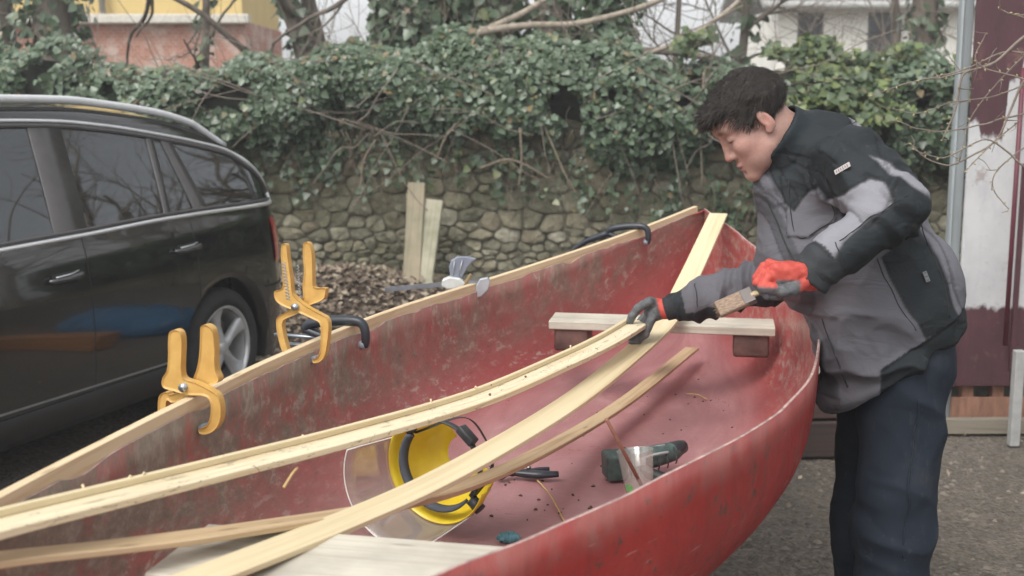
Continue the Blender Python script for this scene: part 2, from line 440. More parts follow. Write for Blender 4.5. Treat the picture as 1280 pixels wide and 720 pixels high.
# ================================================================ stone wall
WALL_Y = 9.0
def clip(poly, n, c):
    out = []
    for i in range(len(poly)):
        a, b = poly[i], poly[(i + 1) % len(poly)]; da, db = a @ n - c, b @ n - c
        if da <= 0: out.append(a)
        if (da < 0) != (db < 0) and abs(da - db) > 1e-12: out.append(a + (b - a) * da / (da - db))
    return out
def stone_wall():
    """random rubble: irregular polygonal stones laid in rough courses"""
    r = np.random.default_rng(21); pts = []; z = -.1
    while z < 1.66:
        rh = r.choice([.06, .09, .12, .16, .19]) * r.uniform(.85, 1.15); x = -7.1 + r.uniform(0, .2)
        while x < 6.1:
            w_ = max(.10, rh * r.uniform(.8, 2.3)); pts.append((x + w_ / 2, z + rh / 2 + r.normal(0, .018))); x += w_
            if r.random() < .14: pts.append((x + .02, z + rh * .25)); pts.append((x + .02, z + rh * .8)); x += .07
        z += rh
    pts = np.array(pts); AN = np.array([.62, 1.0]); q = pts * AN; V = []; F = []; order = np.argsort(q[:, 0]); qs = q[order]
    for i in range(len(q)):
        p = q[i]; lo_, hi_ = np.searchsorted(qs[:, 0], [p[0] - .42, p[0] + .42]); cand = qs[lo_:hi_]; d = np.linalg.norm(cand - p, axis=1); cand = cand[(d > 1e-6) & (d < .42)]; d = np.linalg.norm(cand - p, axis=1); cand = cand[np.argsort(d)][:18]
        poly = [p + np.array(k) for k in ((-.15, -.13), (.15, -.13), (.15, .13), (-.15, .13))]
        for c in cand:
            n_ = c - p; L = np.linalg.norm(n_); n_ = n_ / L; poly = clip(poly, n_, float(n_ @ (p + c) / 2) - r.uniform(.000, .005))
            if len(poly) < 3: break
        if len(poly) < 3: continue
        poly = np.array(poly) / AN; cen = poly.mean(0)
        # resample and round the corners
        P = []
        for k in range(len(poly)):
            a, b = poly[k], poly[(k + 1) % len(poly)]; m_ = max(2, int(np.linalg.norm(b - a) / .02))
            for t in range(m_): P.append(a + (b - a) * t / m_)
        P = np.array(P); 
        for _ in range(2): P = (np.roll(P, 1, 0) + 2 * P + np.roll(P, -1, 0)) / 4
        n_ = len(P); b0 = len(V); dep = r.uniform(.004, .028); tx, tz = r.normal(0, .10), r.normal(0, .10)
        wob = 1 + .05 * r.normal(0, 1, n_)
        for (sc_, dy) in ((1.0, .03), (.985, -dep * .25), (.93, -dep * .7), (.78, -dep * .95), (.4, -dep * 1.05)):
            for k in range(n_):
                e = cen + (P[k] - cen) * (sc_ if sc_ > .95 else sc_ * (1 + (wob[k] - 1) * .5)); V.append((e[0], WALL_Y + dy + tx * (e[0] - cen[0]) + tz * (e[1] - cen[1]) + .016 * float(vnoise(np.array([e[0] * 26, e[1] * 26, 3.0]))) + .008 * float(vnoise(np.array([e[0] * 60, e[1] * 60, 5.0]))), e[1]))
        V.append((cen[0], WALL_Y - dep * 1.07, cen[1]))
        for j in range(4):
            for k in range(n_): k2 = (k + 1) % n_; F.append((b0 + j * n_ + k, b0 + j * n_ + k2, b0 + (j + 1) * n_ + k2, b0 + (j + 1) * n_ + k))
        for k in range(n_): F.append((b0 + 4 * n_ + k, b0 + 4 * n_ + (k + 1) % n_, b0 + 5 * n_))
    t = NT('field_stone'); co = t.coord('Object'); isl = t.island()
    a = t.ramp(isl, [(0, (.14, .135, .10)), (.25, (.21, .20, .145)), (.5, (.31, .285, .20)), (.7, (.24, .20, .14)), (.85, (.33, .30, .21)), (1, (.40, .38, .30))])
    nn = t.noise(co, 9, 6, .65); m = t.noise(co, 2.3, 4)
    a = t.mix(t.mr(nn, .35, .7, 0, .55), a, (.13, .125, .085)); a = t.mix(t.mr(m, .42, .62, 0, .55), a, (.13, .135, .075)); a = t.mix(t.mr(t.noise(t.coord('Object', (3, 3, .7)), 1.6, 5, .7), .5, .68, 0, .55), a, (.085, .08, .055))
    sp = t.noise(co, 60, 3, .7); a = t.mix(t.mr(sp, .55, .75, 0, .5), a, (.42, .41, .33)); pale = t.noise(co, 14, 5, .7); a = t.mix(t.mr(pale, .58, .68, 0, .45), a, (.40, .39, .33))
    t.set('Base Color', a); t.set('Roughness', .92); t.set('Specular IOR Level', .2); t.bump(t.math('ADD', nn, t.math('MULTIPLY', sp, .5)), .7, .02)
    root = empty('stone_wall', (0, WALL_Y + .25, 0), 'old rubble stone boundary wall with ivy hanging over its top', 'wall')
    obj('stones', V, F, t.m, root)
    core = MB(); core.add(*box((-.5, WALL_Y + .262, .82), (13, .50, 1.74)))
    t2 = NT('lime_mortar'); co = t2.coord('Object'); t2.set('Base Color', t2.ramp(t2.noise(co, 25, 5, .7), [(.3, (.10, .092, .066)), (.7, (.22, .205, .15))])); t2.set('Roughness', .95); t2.bump(t2.noise(co, 40, 4), .8, .02)
    core.build('core', t2.m, root, smooth=False)
stone_wall()

# ================================================================ ivy
def leafmat(name, stops, rough=.32):
    t = NT(name); c = t.ramp(t.island(), stops); co = t.coord('Object'); c = t.mix(t.mr(t.noise(co, 1.6, 3), .35, .7, 0, .45), c, stops[0][1])
    t.set('Base Color', c); t.set('Roughness', rough); t.set('Specular IOR Level', .55); t.set('Subsurface Weight', 0.0)
    # a little light passes through a leaf
    tr = t.node('ShaderNodeBsdfTranslucent'); t.l.new(c, tr.inputs[0]); mx = t.node('ShaderNodeMixShader'); mx.inputs[0].default_value = .12
    t.l.new(t.b.outputs[0], mx.inputs[1]); t.l.new(tr.outputs[0], mx.inputs[2]); t.l.new(mx.outputs[0], t.out.inputs[0]); return t.m
IVY_D = [(0, (.050, .076, .040)), (.3, (.080, .120, .066)), (.65, (.118, .170, .104)), (.9, (.17, .23, .155)), (.955, (.2, .24, .11)), (.98, (.24, .17, .09)), (1, (.28, .2, .11))]
IVY_Y = [(0, (.05, .08, .04)), (.4, (.09, .13, .055)), (.75, (.16, .21, .075)), (.93, (.22, .26, .09)), (1, (.28, .25, .16))]
M_ivy = leafmat('ivy_leaf', IVY_D); M_ivyy = leafmat('ivy_leaf_young', IVY_Y, .45); M_ivybark = simple('ivy_stem', (.19, .155, .115), .85, var=.3, scale=40, bump=.4)
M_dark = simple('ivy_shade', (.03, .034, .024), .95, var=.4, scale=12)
def top_z(x):      # upper outline of the ivy on the wall
    return np.interp(x, [-7, -4.2, -3.4, -2.6, -1.9, -1.5, -.9, -.3, .3, .8, 1.3, 1.9, 2.6, 3.3, 6], [2.12, 2.06, 1.98, 1.84, 1.84, 1.90, 2.02, 2.10, 2.06, 2.02, 1.86, 1.80, 1.86, 1.94, 2.0])
def bot_z(x):      # lower fringe
    return np.interp(x, [-7, -4, -2.6, -2.0, -1.75, -1.3, -.6, 0, .5, .9, 1.3, 1.8, 2.5, 3.0, 3.4, 6], [.9, .95, .95, 1.0, 1.25, 1.32, 1.27, 1.2, 1.14, .98, .95, .9, .85, .8, .6, .6])
def ivy_bank(name, x0, x1, n, mat, label, seed, lo=0.0, hi=1.0, par=None):
    r = np.random.default_rng(seed); x = r.uniform(x0, x1, n)
    tz = top_z(x) + .05 * np.sin(x * 9) + .06 * fbm(np.stack([x * 3, x * 0, x * 0], -1)); bz = bot_z(x) + .05 + .17 * fbm(np.stack([x * 4, x * 0 + 4, x * 0], -1))
    u = lo + (hi - lo) * r.random(n) ** .85; z = bz + (tz - bz) * u
    bulge = .30 * np.sin(np.clip(u, 0, 1) * math.pi) ** .7 + .12 * fbm(np.stack([x * 2.2, z * 2.2, x * 0], -1), 3)
    y = WALL_Y - .05 - bulge * r.uniform(.35, 1.08, n) + .45 * sstep(.85, 1.0, u) * r.random(n)
    keep = (fbm(np.stack([x * 3.1, z * 3.1, x * 0 + 9], -1), 3) > -.80 + .40 * (u < .2))
    P = np.stack([x, y, z], -1)[keep]; N = np.stack([0 * x, -1 + 0 * x, .35 + .9 * sstep(.6, 1, u)], -1)[keep]
    EP = []; EN = []
    for k in range(95):      # trailing shoots that break up the lower fringe
        sx = r.uniform(-2.4, 3.3); sz = bot_z(sx) + r.uniform(-.02, .18); L_ = r.uniform(.12, .5); m_ = int(L_ / .022); dx = r.normal(0, .3)
        for j in range(m_): EP.append((sx + dx * L_ * j / m_ + r.normal(0, .02), WALL_Y - .13 + r.normal(0, .03), sz - L_ * j / m_)); EN.append((0, -1, .3))
    P = np.concatenate([P, np.array(EP)]); N = np.concatenate([N, np.array(EN)])
    V, F = leafgeo(P, N, .047, r); return obj('leaves', V, F, mat, par)
iv = empty('ivy', (-1.0, WALL_Y - .1, 0), 'dark green ivy spilling over the long stone wall', 'ivy')
ivy_bank('ivy', -7, 6, 72000, M_ivy, '', 31, par=iv)
# dark backing sheet behind the outer leaves, inner shade put into its colour
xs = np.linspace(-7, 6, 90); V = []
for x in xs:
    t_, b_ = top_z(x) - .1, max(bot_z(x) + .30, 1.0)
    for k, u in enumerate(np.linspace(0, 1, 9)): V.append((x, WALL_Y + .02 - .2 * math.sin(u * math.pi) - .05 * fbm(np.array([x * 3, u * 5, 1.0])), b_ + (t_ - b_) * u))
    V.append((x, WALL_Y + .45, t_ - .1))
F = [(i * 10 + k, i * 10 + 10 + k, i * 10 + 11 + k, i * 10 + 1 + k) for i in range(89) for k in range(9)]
obj('shade_backing', V, F, M_dark, iv)
# stems hanging over the wall
st = MB(); r = np.random.default_rng(41)
for k in range(120):
    x = r.uniform(-2.3, 3.2); z1 = bot_z(x) + r.uniform(-.02, .40); L = r.uniform(.2, .75); z = z1; p = [(x, WALL_Y - .16 - r.uniform(0, .15), z1)]
    dx = r.normal(0, .35)
    for j in range(5):
        x += L / 5 * dx + r.normal(0, .02); z -= L / 5; p.append((x, WALL_Y - .1 - r.uniform(0, .1), z))
    st.add(*tube(crspline(p, 9), [r.uniform(.002, .005), .0015], 5))
for pts in ([(672, 140), (690, 180), (705, 215), (722, 245)], [(575, 150), (558, 170), (545, 200)], [(470, 175), (455, 200), (450, 240)], [(880, 90), (876, 160), (878, 235)], [(600, 210), (640, 200), (690, 225)], [(1030, 160), (1000, 205), (1030, 230)], [(650, 160), (652, 200), (648, 235)]):
    st.add(*tube(crspline([PY(a, b, WALL_Y - .3) for a, b in pts], 14), [.011, .006], 6))
st.build('stems', M_ivybark, iv)
iy = empty('ivy_shrub', (2.7, WALL_Y + .1, 0), 'yellow green leafy growth on the wall top behind the man', 'ivy')
r = np.random.default_rng(77); nn_ = 5200; x = r.uniform(1.2, 3.5, nn_); u = r.random(nn_)
z = np.interp(x, [1.2, 1.7, 2.2, 2.9, 3.5], [1.82, 1.9, 1.72, 1.78, 1.86]) + (u - .5) * .5 + .10 * fbm(np.stack([x * 4, u * 0, u * 0], -1)); y = WALL_Y - .42 + .45 * u + r.normal(0, .07, nn_)
k = fbm(np.stack([x * 3, z * 3, x * 0], -1), 3) > -.05
V, F = leafgeo(np.stack([x, y, z], -1)[k], np.tile([0, -.7, .7], (k.sum(), 1)), .06, r); obj('leaves', V, F, M_ivyy, iy)

# ================================================================ trees behind the wall
M_bark = simple('bark', (.16, .135, .11), .9, var=.35, scale=14, bump=.8, bscale=30, stretch=(1, 1, .3))
M_bark2 = simple('pale_bark', (.33, .28, .22), .85, var=.25, scale=18, bump=.5, bscale=40)
M_twig = simple('twig', (.20, .165, .135), .8, var=.25, scale=40)
def branch(mb, p, d, L, r0, depth, rng, spread=.6, up=.15, seg=6):
    pts = [np.array(p, float)]; d = nrm(d); q = pts[0].copy()
    for i in range(seg):
        d = nrm(d + rng.normal(0, .16, 3) + np.array([0, 0, up * .3])); q = q + d * L / seg; pts.append(q.copy())
    mb.add(*tube(crspline(pts, seg * 2), [r0, r0 * .45], 6 if depth > 1 else 4, cap=False))
    if depth > 0:
        for k in range(rng.integers(2, 5)):
            i = rng.integers(1, seg + 1); dd = nrm(nrm(pts[i] - pts[i - 1]) + rng.normal(0, spread, 3))
            branch(mb, pts[i], dd, L * rng.uniform(.45, .75), r0 * .5, depth - 1, rng, spread, up, seg)
def ivy_around(path, rad, n, rng, size=.085):
    P = crspline(path, 60); k = rng.integers(0, 60, n); a = rng.uniform(0, 2 * math.pi, n); rr = np.interp(k, np.linspace(0, 59, len(rad)), rad) * rng.uniform(.55, 1.15, n) * (1 + .25 * fbm(np.stack([P[k, 2] * 3, a, a * 0], -1)))
    N = np.stack([np.cos(a), np.sin(a), .3 + a * 0], -1); Q = P[k] + N * rr[:, None] * np.array([1, 1, .3]); Q[:, 2] += rng.normal(0, .05, n)
    return leafgeo(Q, N, size, rng)
def tree(path, r, label, nb=6, ivy=None, seed=1, mat=None, depth=2, blen=1.6, high=True):
    rng = np.random.default_rng(seed); root = empty('bare_tree', path[0], label, 'tree')
    mb = MB(); P = crspline(path, 24); mb.add(*tube(P, [r * 1.15, r, r * .8, r * .6], 12)); mb.build('trunk', mat or M_bark, root)
    br = MB()
    for k in range(nb):
        i = rng.integers(9 if not high else 12, 24); a = rng.uniform(0, 2 * math.pi); branch(br, P[i], (math.cos(a), math.sin(a) * .6, rng.uniform(.2, 1.1)), blen * rng.uniform(.7, 1.3), r * .35, depth, rng)
    if nb: br.build('branches', mat or M_bark, root)
    if ivy:
        V, F = ivy_around(path, ivy[1:], ivy[0], rng); obj('ivy_leaves', V, F, M_ivy, root)
    return root
def G(px, Y, z): p = PY(px, 100, Y); return np.array([p[0], Y, z])
tree([G(70, 11, 0), G(72, 11, 1.5), G(72, 11, 2.6), G(60, 11, 4.5)], .22, 'thick ivy clad trunk behind the car roof at far left', 5, (1500, .33, .30, .27), 1)
tree([G(5, 11.5, 0), G(6, 11.5, 2), G(-5, 11.5, 4.5)], .15, 'dark trunk at the very left edge of the view', 4, (500, .22, .2, .2), 2)
tree([G(420, 11, 0), G(395, 11, 1.6), G(375, 11, 2.25), G(345, 11.1, 2.8), G(330, 11.2, 4.4)], .12, 'leaning grey brown trunk beside the tiled roof edge', 5, (350, .16, .13, .1), 3)
tree([G(425, 11.4, 0), G(405, 11.4, 1.8), G(385, 11.4, 2.6), G(372, 11.4, 3.4), G(368, 11.5, 5)], .075, 'thinner trunk rising just right of the leaning one', 5, None, 4)
tree([G(515, 10.4, 0), G(515, 10.4, 1.6), G(515, 10.4, 2.6), G(510, 10.4, 4.5)], .14, 'left trunk of the ivy covered group above the wall', 5, (4200, .30, .30, .28), 5)
tree([G(600, 10.6, 0), G(596, 10.6, 1.6), G(600, 10.6, 2.8), G(585, 10.6, 4.5)], .15, 'broad ivy smothered trunk in the middle above the wall', 5, (5200, .36, .36, .36), 6)
tree([G(692, 10.6, 0), G(690, 10.6, 1.6), G(688, 10.6, 3), G(680, 10.6, 4.5)], .17, 'brown trunk with patchy ivy above the wall', 5, (1300, .25, .23, .23), 7)
tree([G(755, 10.5, 0), G(752, 10.5, 1.6), G(757, 10.5, 2.8), G(765, 10.5, 4.5)], .12, 'ivy wrapped trunk beside the white gap of sky', 5, (3600, .28, .26, .22), 8)
tree([G(935, 12, 0), G(925, 12, 1.6), G(930, 12, 2.6), G(915, 12, 4)], .05, 'slender bare tree left of the cream house', 9, (260, .15, .15, .12), 9, M_bark, 3, 1.1, False)
tree([G(1150, 12, 0), G(1150, 12, 1.6), G(1153, 12, 2.8), G(1160, 12, 5)], .15, 'dark trunk in front of the right window of the cream house', 6, (700, .22, .2, .17), 10)
tree([G(1130, 13, 0), G(1120, 13, 1.8), G(1112, 13, 3), G(1105, 13, 5)], .05, 'thin trunk crossing the cream house wall', 7, None, 12, None, 3, 1.2, False)
tree([G(250, 10.6, 0), G(255, 10.6, 1.6), G(262, 10.6, 2.6), G(255, 10.6, 4)], .04, 'slim bare sapling in front of the yellow house', 9, (120, .12, .1, .1), 13, None, 3, .9, False)
tree([G(840, 11, 0), G(842, 11, 1.5), G(846, 11, 2.3), G(850, 11, 3.2)], .03, 'thin twiggy sapling against the pale sky gap', 9, None, 14, M_twig, 3, .8, False)
# single limbs crossing the ivy
def limb(pts, Y, r, label, mat):
    P = crspline([PY(a, b, Y) for a, b in pts], 26); P[:, 1] += np.linspace(0, .5, 26)
    o = MB().add(*tube(P, r, 8)); o = o.build('fallen_limb', mat, None, loc=P[0]); return tag(o, label, 'branch')
limb([(560, 58), (600, 40), (660, 30), (722, 27), (790, 10), (840, -8)], 9.1, [.03, .026, .02], 'long pale limb running level through the ivy', M_bark2)
limb([(590, 45), (625, 28), (655, 12), (690, -12)], 9.2, [.03, .024], 'short pale limb rising steeply from the ivy', M_bark2)
limb([(196, -14), (240, 12), (275, 45), (290, 62)], 9.2, [.018, .03], 'dark limb slanting down in front of the tiled wall', M_bark)
limb([(1000, 130), (940, 92), (880, 68), (790, 58)], 9.3, [.016, .028], 'dark limb slanting behind the head of the man', M_bark)
limb([(800, 70), (860, 48), (925, 5), (945, -20)], 9.4, [.02, .02], 'bare limb forking towards the top edge above the gap', M_bark2)
# tangled bare twigs above the ivy
tw = MB(); r = np.random.default_rng(51)
for k in range(80):
    x = r.uniform(-4.2, 3.4); branch(tw, (x, WALL_Y + r.uniform(-.25, .5), top_z(x) - .2), (r.normal(0, .6), -.1, r.uniform(.2, 1)), r.uniform(.35, .9), r.uniform(.0025, .006), 2, r, .7, .1, 5)
for k in range(60):
    x = r.uniform(-2.6, 2.8); p = [(x, WALL_Y - .38, r.uniform(1.35, 1.85))]; dx = r.normal(0, .16); dz = r.normal(0, .1)
    for j in range(4): p.append((p[-1][0] + dx, p[-1][1] + r.normal(0, .02), p[-1][2] + dz + r.normal(0, .03)))
    tw.add(*tube(crspline(p, 12), r.uniform(.002, .005), 5))
tag(tw.build('brambles', M_twig, None, loc=(0, WALL_Y, 1.8)), 'tangle of thin bare stems over the ivy on the wall', 'brambles', None, 'stuff')

# ================================================================ houses beyond
def house_left():
    Y = 19.0; root = empty('yellow_house', G(215, Y, 0), 'yellow rendered house with brick lower wall beyond the trees', 'house')
    x0, x1 = PY(-120, 30, Y)[0], PY(303, 30, Y)[0]; zl = PY(200, 27, Y)[2]
    b = MB(); b.add(*box(((x0 + x1) / 2, Y + 1.5, (zl + 3) / 2 + zl / 2 - .0), (x1 - x0, 3, 3.0)))
    b.v = [(p[0], p[1], zl if p[2] < zl + .7 else zl + 3) for p in b.v]; b.build('wall', simple('yellow_render', (.62, .47, .2), .85, var=.08, scale=2, bump=.2), root, smooth=False)
    t = NT('painted_brick'); co = t.coord('Object', (1, 1, 1), (math.pi / 2, 0, 0)); br = t.node('ShaderNodeTexBrick'); br.inputs['Scale'].default_value = 5
    br.inputs['Color1'].default_value = (.36, .14, .09, 1); br.inputs['Color2'].default_value = (.45, .2, .14, 1); br.inputs['Mortar'].default_value = (.45, .38, .32, 1); t.l.new(co, br.inputs['Vector'])
    c = t.mix(t.mr(t.noise(t.coord('Object'), 2.2, 5, .7), .48, .62, 0, .75), br.outputs['Color'], (.55, .48, .42)); t.set('Base Color', c); t.set('Roughness', .9)
    b = MB(); b.add(*box(((x0 + x1) / 2, Y + 1.45, zl / 2), (x1 - x0 + .1, 3, zl))); b.build('brick_base', t.m, root, smooth=False)
    b = MB(); b.add(*box(((x0 + x1) / 2, Y - .16, zl + .03), (x1 - x0 + .3, .2, .14))); bevel(b.build('ledge', simple('pale_stone', (.6, .57, .5), .8), root, smooth=False), .02)
    dp = MB(); p = PY(128, 10, Y - .12); dp.add(*tube([(p[0], p[1], zl + .1), (p[0], p[1], zl + 3)], .05, 8)); dp.build('drainpipe', simple('grey_pipe', (.32, .31, .28), .5), root)
    rf = MB(); rf.add(*box(((x0 + x1) / 2, Y + 1.5, zl + 3.1), (x1 - x0 + .8, 3.8, .2))); rf.build('roof', simple('slate', (.12, .12, .13), .7), root, smooth=False)
house_left()
def house_right():
    Y = 24.0; root = empty('cream_house', G(1060, Y, 0), 'cream rendered house with two dark windows beyond the ivy', 'house')
    x0, x1 = PY(972, 30, Y)[0], PY(1420, 30, Y)[0]; ze = PY(1000, 10, Y)[2]
    xs_ = [x0]; wins = []
    for (a, b_) in ((997, 1030), (1085, 1128), (1240, 1275)): wins.append((PY(a, 30, Y)[0], PY(b_, 30, Y)[0]))
    zt, zb = PY(1000, 15, Y)[2], PY(1000, 72, Y)[2]
    m_w = simple('cream_render', (.82, .80, .73), .85, var=.06, scale=1.5, bump=.15); mb = MB()
    cur = x0
    for (a, b_) in wins:
        mb.add(*box(((cur + a) / 2, Y + .15, ze / 2), (a - cur, .3, ze))); mb.add(*box(((a + b_) / 2, Y + .15, zb / 2), (b_ - a, .3, zb))); mb.add(*box(((a + b_) / 2, Y + .15, (zt + ze) / 2), (b_ - a, .3, ze - zt))); cur = b_
    mb.add(*box(((cur + x1) / 2, Y + .15, ze / 2), (x1 - cur, .3, ze))); mb.add(*box(((x0 + x1) / 2, Y + 3.85, ze / 2), (x1 - x0, .3, ze))); mb.add(*box((x0 + .15, Y + 2.0, ze / 2), (.3, 3.4, ze)))
    mb.build('wall', m_w, root, smooth=False)
    mf = simple('dark_frame', (.1, .1, .1), .5); gl = NT('house_glass'); gl.set('Base Color', (.035, .04, .045)); gl.set('Roughness', .08)
    for (a, b_) in wins:
        f = MB()
        for (c, s) in ((((a + .03), Y + .1, (zt + zb) / 2), (.06, .08, zt - zb)), (((b_ - .03), Y + .1, (zt + zb) / 2), (.06, .08, zt - zb)), (((a + b_) / 2, Y + .1, zt - .03), (b_ - a - .12, .08, .06)), (((a + b_) / 2, Y + .1, zb + .03), (b_ - a - .12, .08, .06)), (((a + b_) / 2, Y + .1, (zt + zb) / 2), (.05, .08, zt - zb - .12))): f.add(*box(c, s))
        fo = f.build('window', mf, root, smooth=False); p = MB(); p.add(*box(((a + b_) / 2, Y + .14, (zt + zb) / 2), (b_ - a - .12, .02, zt - zb - .12))); p.build('pane', gl.m, fo, smooth=False)
    rf = MB(); V = [(x0 - .4, Y - .45, ze - .02), (x1 + .4, Y - .45, ze - .02), (x1 + .4, Y + 2.0, ze + 1.5), (x0 - .4, Y + 2.0, ze + 1.5), (x0 - .4, Y + 4.5, ze - .02), (x1 + .4, Y + 4.5, ze - .02)]
    V2 = [(a, b, c + .16) for a, b, c in V]; rf.add(V + V2, [(6, 7, 8, 9), (9, 8, 11, 10), (0, 3, 2, 1), (3, 4, 5, 2), (0, 1, 7, 6), (4, 10, 11, 5), (0, 6, 9, 3), (3, 9, 10, 4), (1, 2, 8, 7), (2, 5, 11, 8)])
    rf.build('roof', simple('grey_tiles', (.34, .34, .33), .8, var=.2, scale=8), root, smooth=False)
    g_ = MB(); g_.add(*tube([(x0 - .4, Y - .5, ze + .02), (x1 + .4, Y - .5, ze + .02)], .07, 8)); g_.build('gutter', simple('gutter_grey', (.4, .4, .38), .5), root)
house_right()

# ================================================================ shed at right with its steel post
def shed():
    Y = 5.75; xl = PY(1203, 300, Y)[0]; xr = xl + 1.9; zb = PY(1240, 482, Y)[2]; zt = 2.6
    root = empty('board_screen', (xl, Y, 0), 'maroon painted board screen with a large white patch at the right edge', 'board screen')
    t = NT('maroon_paint'); co = t.coord('Object'); n = t.noise(co, 2.2, 4, .6); n2 = t.noise(t.coord('Object', (5, 1, 1.6)), 3, 5, .65); fine = t.noise(co, 30, 4, .7)
    sep = t.node('ShaderNodeSeparateXYZ'); t.l.new(co, sep.inputs[0])
    e = t.math('ADD', t.math('MULTIPLY', t.math('SUBTRACT', n2, .5), .14), t.math('MULTIPLY', t.math('SUBTRACT', fine, .5), .05))
    zz = t.math('ADD', sep.outputs[2], e); xx = t.math('ADD', sep.outputs[0], t.math('MULTIPLY', e, .25))
    # upper edge of the white overpainting steps up to the right; the lower edge is brushed
    hgt = t.node('ShaderNodeValToRGB'); hgt.color_ramp.interpolation = 'LINEAR'; el = hgt.color_ramp.elements
    stops = [(0, 1.49), (.04, 1.49), (.055, 1.43), (.16, 1.43), (.175, 1.70), (.225, 1.70), (.24, 1.82), (.29, 1.84), (.32, 2.1), (1, 2.1)]
    while len(el) < len(stops): el.new(.5)
    for k, (p, h_) in enumerate(stops): el[k].position = p; el[k].color = (h_ / 2.5,) * 3 + (1,)
    t.l.new(xx, hgt.inputs[0]); up = t.mr(t.math('SUBTRACT', zz, t.math('MULTIPLY', hgt.outputs['Color'], 2.5)), -.015, .01, 1, 0); lowm = t.mr(t.math('ADD', zz, t.math('MULTIPLY', t.math('SUBTRACT', n2, .5), -.05)), .60, .62, 0, 1)
    f = t.math('MULTIPLY', up, lowm)
    mar = t.ramp(n2, [(.3, (.058, .024, .029)), (.6, (.082, .031, .038)), (.8, (.13, .06, .056))])
    wht = t.ramp(n, [(.3, (.40, .40, .41)), (.55, (.54, .54, .54)), (.8, (.60, .585, .56))]); wht = t.mix(t.mr(n2, .52, .72, 0, .4), wht, (.34, .33, .36)); wht = t.mix(t.mr(fine, .6, .72, 0, .3), wht, (.3, .2, .19))
    c = t.mix(f, mar, wht); ed = t.mr(t.noise(co, 7, 5, .7), .60, .68, 0, .5); c = t.mix(ed, c, (.20, .11, .09)); t.set('Base Color', c); t.set('Roughness', .6); t.bump(t.math('ADD', n2, fine), .3, .004); m = t.m
    for (xa, xb) in ((xl, xl + .27), (xl + .272, xl + .92), (xl + .922, xr)):
        b = MB(); b.add(*box(((xa + xb) / 2, Y, (zb + zt) / 2), (xb - xa, .022, zt - zb))); bevel(b.build('board', m, root, smooth=False), .002, 1)
    xe = PY(1176, 450, Y)[0]; b = MB(); b.add(*box(((xe + xl) / 2 - .002, Y - .01, (zb + .64) / 2), (xl - xe - .002, .022, .64 - zb))); bevel(b.build('board', m, root, smooth=False), .002, 1)
    b = MB(); b.add(*box((xl + .268, Y - .02, (zb + .75) / 2 + .32), (.022, .016, 1.0))); b.build('cover_strip', simple('maroon_strip', (.085, .03, .038), .6), root, smooth=False)
    mo = simple('bare_timber', (.26, .135, .09), .85, var=.25, scale=10, stretch=(4, 4, 1)); zt2 = zb + .02
    for px in (1212, 1250): xx_ = PY(px, 500, Y)[0]; b = MB(); b.add(*box((xx_, Y + .055, zt2 / 2 + .03), (.055, .05, zt2 + .1))); b.build('stud', mo, root, smooth=False)
    b = MB(); b.add(*box(((xl + xr) / 2, Y + .02, .09), (xr - xl, .018, .12))); b.build('bottom_rail', mo, root, smooth=False)
    b = MB(); b.add(*box(((xl + xr) / 2, Y + .10, zb / 2), (xr - xl, .02, zb + .06))); b.build('backing_board', simple('mossy_board', (.13, .12, .10), .9, var=.6, scale=9), root, smooth=False)
    v, f_, uv = ribbon([(xl - .35, Y - .14, .05), (xr, Y - .12, .05)], .05, .07, 8, up=(0, 0, 1)); tag(obj('plank', v, f_, wood('weathered_plank', (.27, .24, .19), (.14, .115, .09)), None, loc=(xl - .35, Y - .14, 0), uv=uv, smooth=False), 'weathered board lying along the foot of the maroon screen', 'board')
    mp = simple('galvanised_steel', (.36, .39, .40), .5, metal=.35, var=.14, scale=9, bump=.1, stretch=(1, 1, .3)); px = PY(1191, 300, 5.84)
    b = MB(); b.add(*box((px[0], 5.84, 1.55), (.062, .045, 3.1))); b.add(*box((px[0] - .024, 5.811, 1.55), (.014, .014, 3.1))); o = bevel(b.build('steel_post', mp, None, loc=(px[0], 5.84, 0), smooth=False), .006, 2)
    tag(o, 'tall galvanised steel post at the left end of the maroon screen', 'post')
    p2 = PY(1270, 500, 5.45); b = MB(); h2 = PY(1270, 438, 5.45)[2]; b.add(*box((p2[0], 5.45, h2 / 2), (.045, .045, h2))); o = bevel(b.build('steel_post', simple('grey_paint', (.36, .36, .35), .6), None, loc=(p2[0], 5.45, 0), smooth=False), .004, 2)
    tag(o, 'short grey post standing against the maroon screen low at right', 'post')
    # red pipe on the boards above the short post
    b = MB(); b.add(*tube([(p2[0] + .02, 5.66, h2 - .02), (p2[0] + .02, 5.66, 1.75)], .012, 8)); tag(b.build('pipe', simple('red_pipe', (.11, .022, .034), .5), None, loc=(p2[0], 5.66, h2)), 'thin dark red pipe up the maroon boards above the short post', 'pipe')
shed()
# timber baulk on the ground behind the man
a = PY(985, 582, 5.2); b_ = PY(1110, 576, 5.2)
for (z, h, lab, col) in ((.09, .17, 'dark brown timber baulk on the ground behind the trousers', (.07, .05, .045)), (.27, .17, 'red brown timber stacked on the dark baulk', (.09, .055, .048))):
    v, f, uv = ribbon([(a[0] - .35, 5.3, z), (b_[0] + .1, 5.35, z)], .2, h, 10, ch=.008); tag(obj('timber_baulk', v, f, wood('baulk_wood_%d' % int(z * 100), col, tuple(c * .5 for c in col), .85), None, loc=(a[0], 5.3, 0), uv=uv, smooth=False), lab, 'timber')
v, f, uv = ribbon([(a[0] - .3, 5.3, .40), (b_[0] + .05, 5.32, .42)], .09, .05, 10); tag(obj('plank', v, f, wood('pale_plank', (.5, .46, .4), (.28, .24, .2)), None, loc=(a[0], 5.3, .36), uv=uv, smooth=False), 'pale grey board lying on the stacked timbers', 'board')

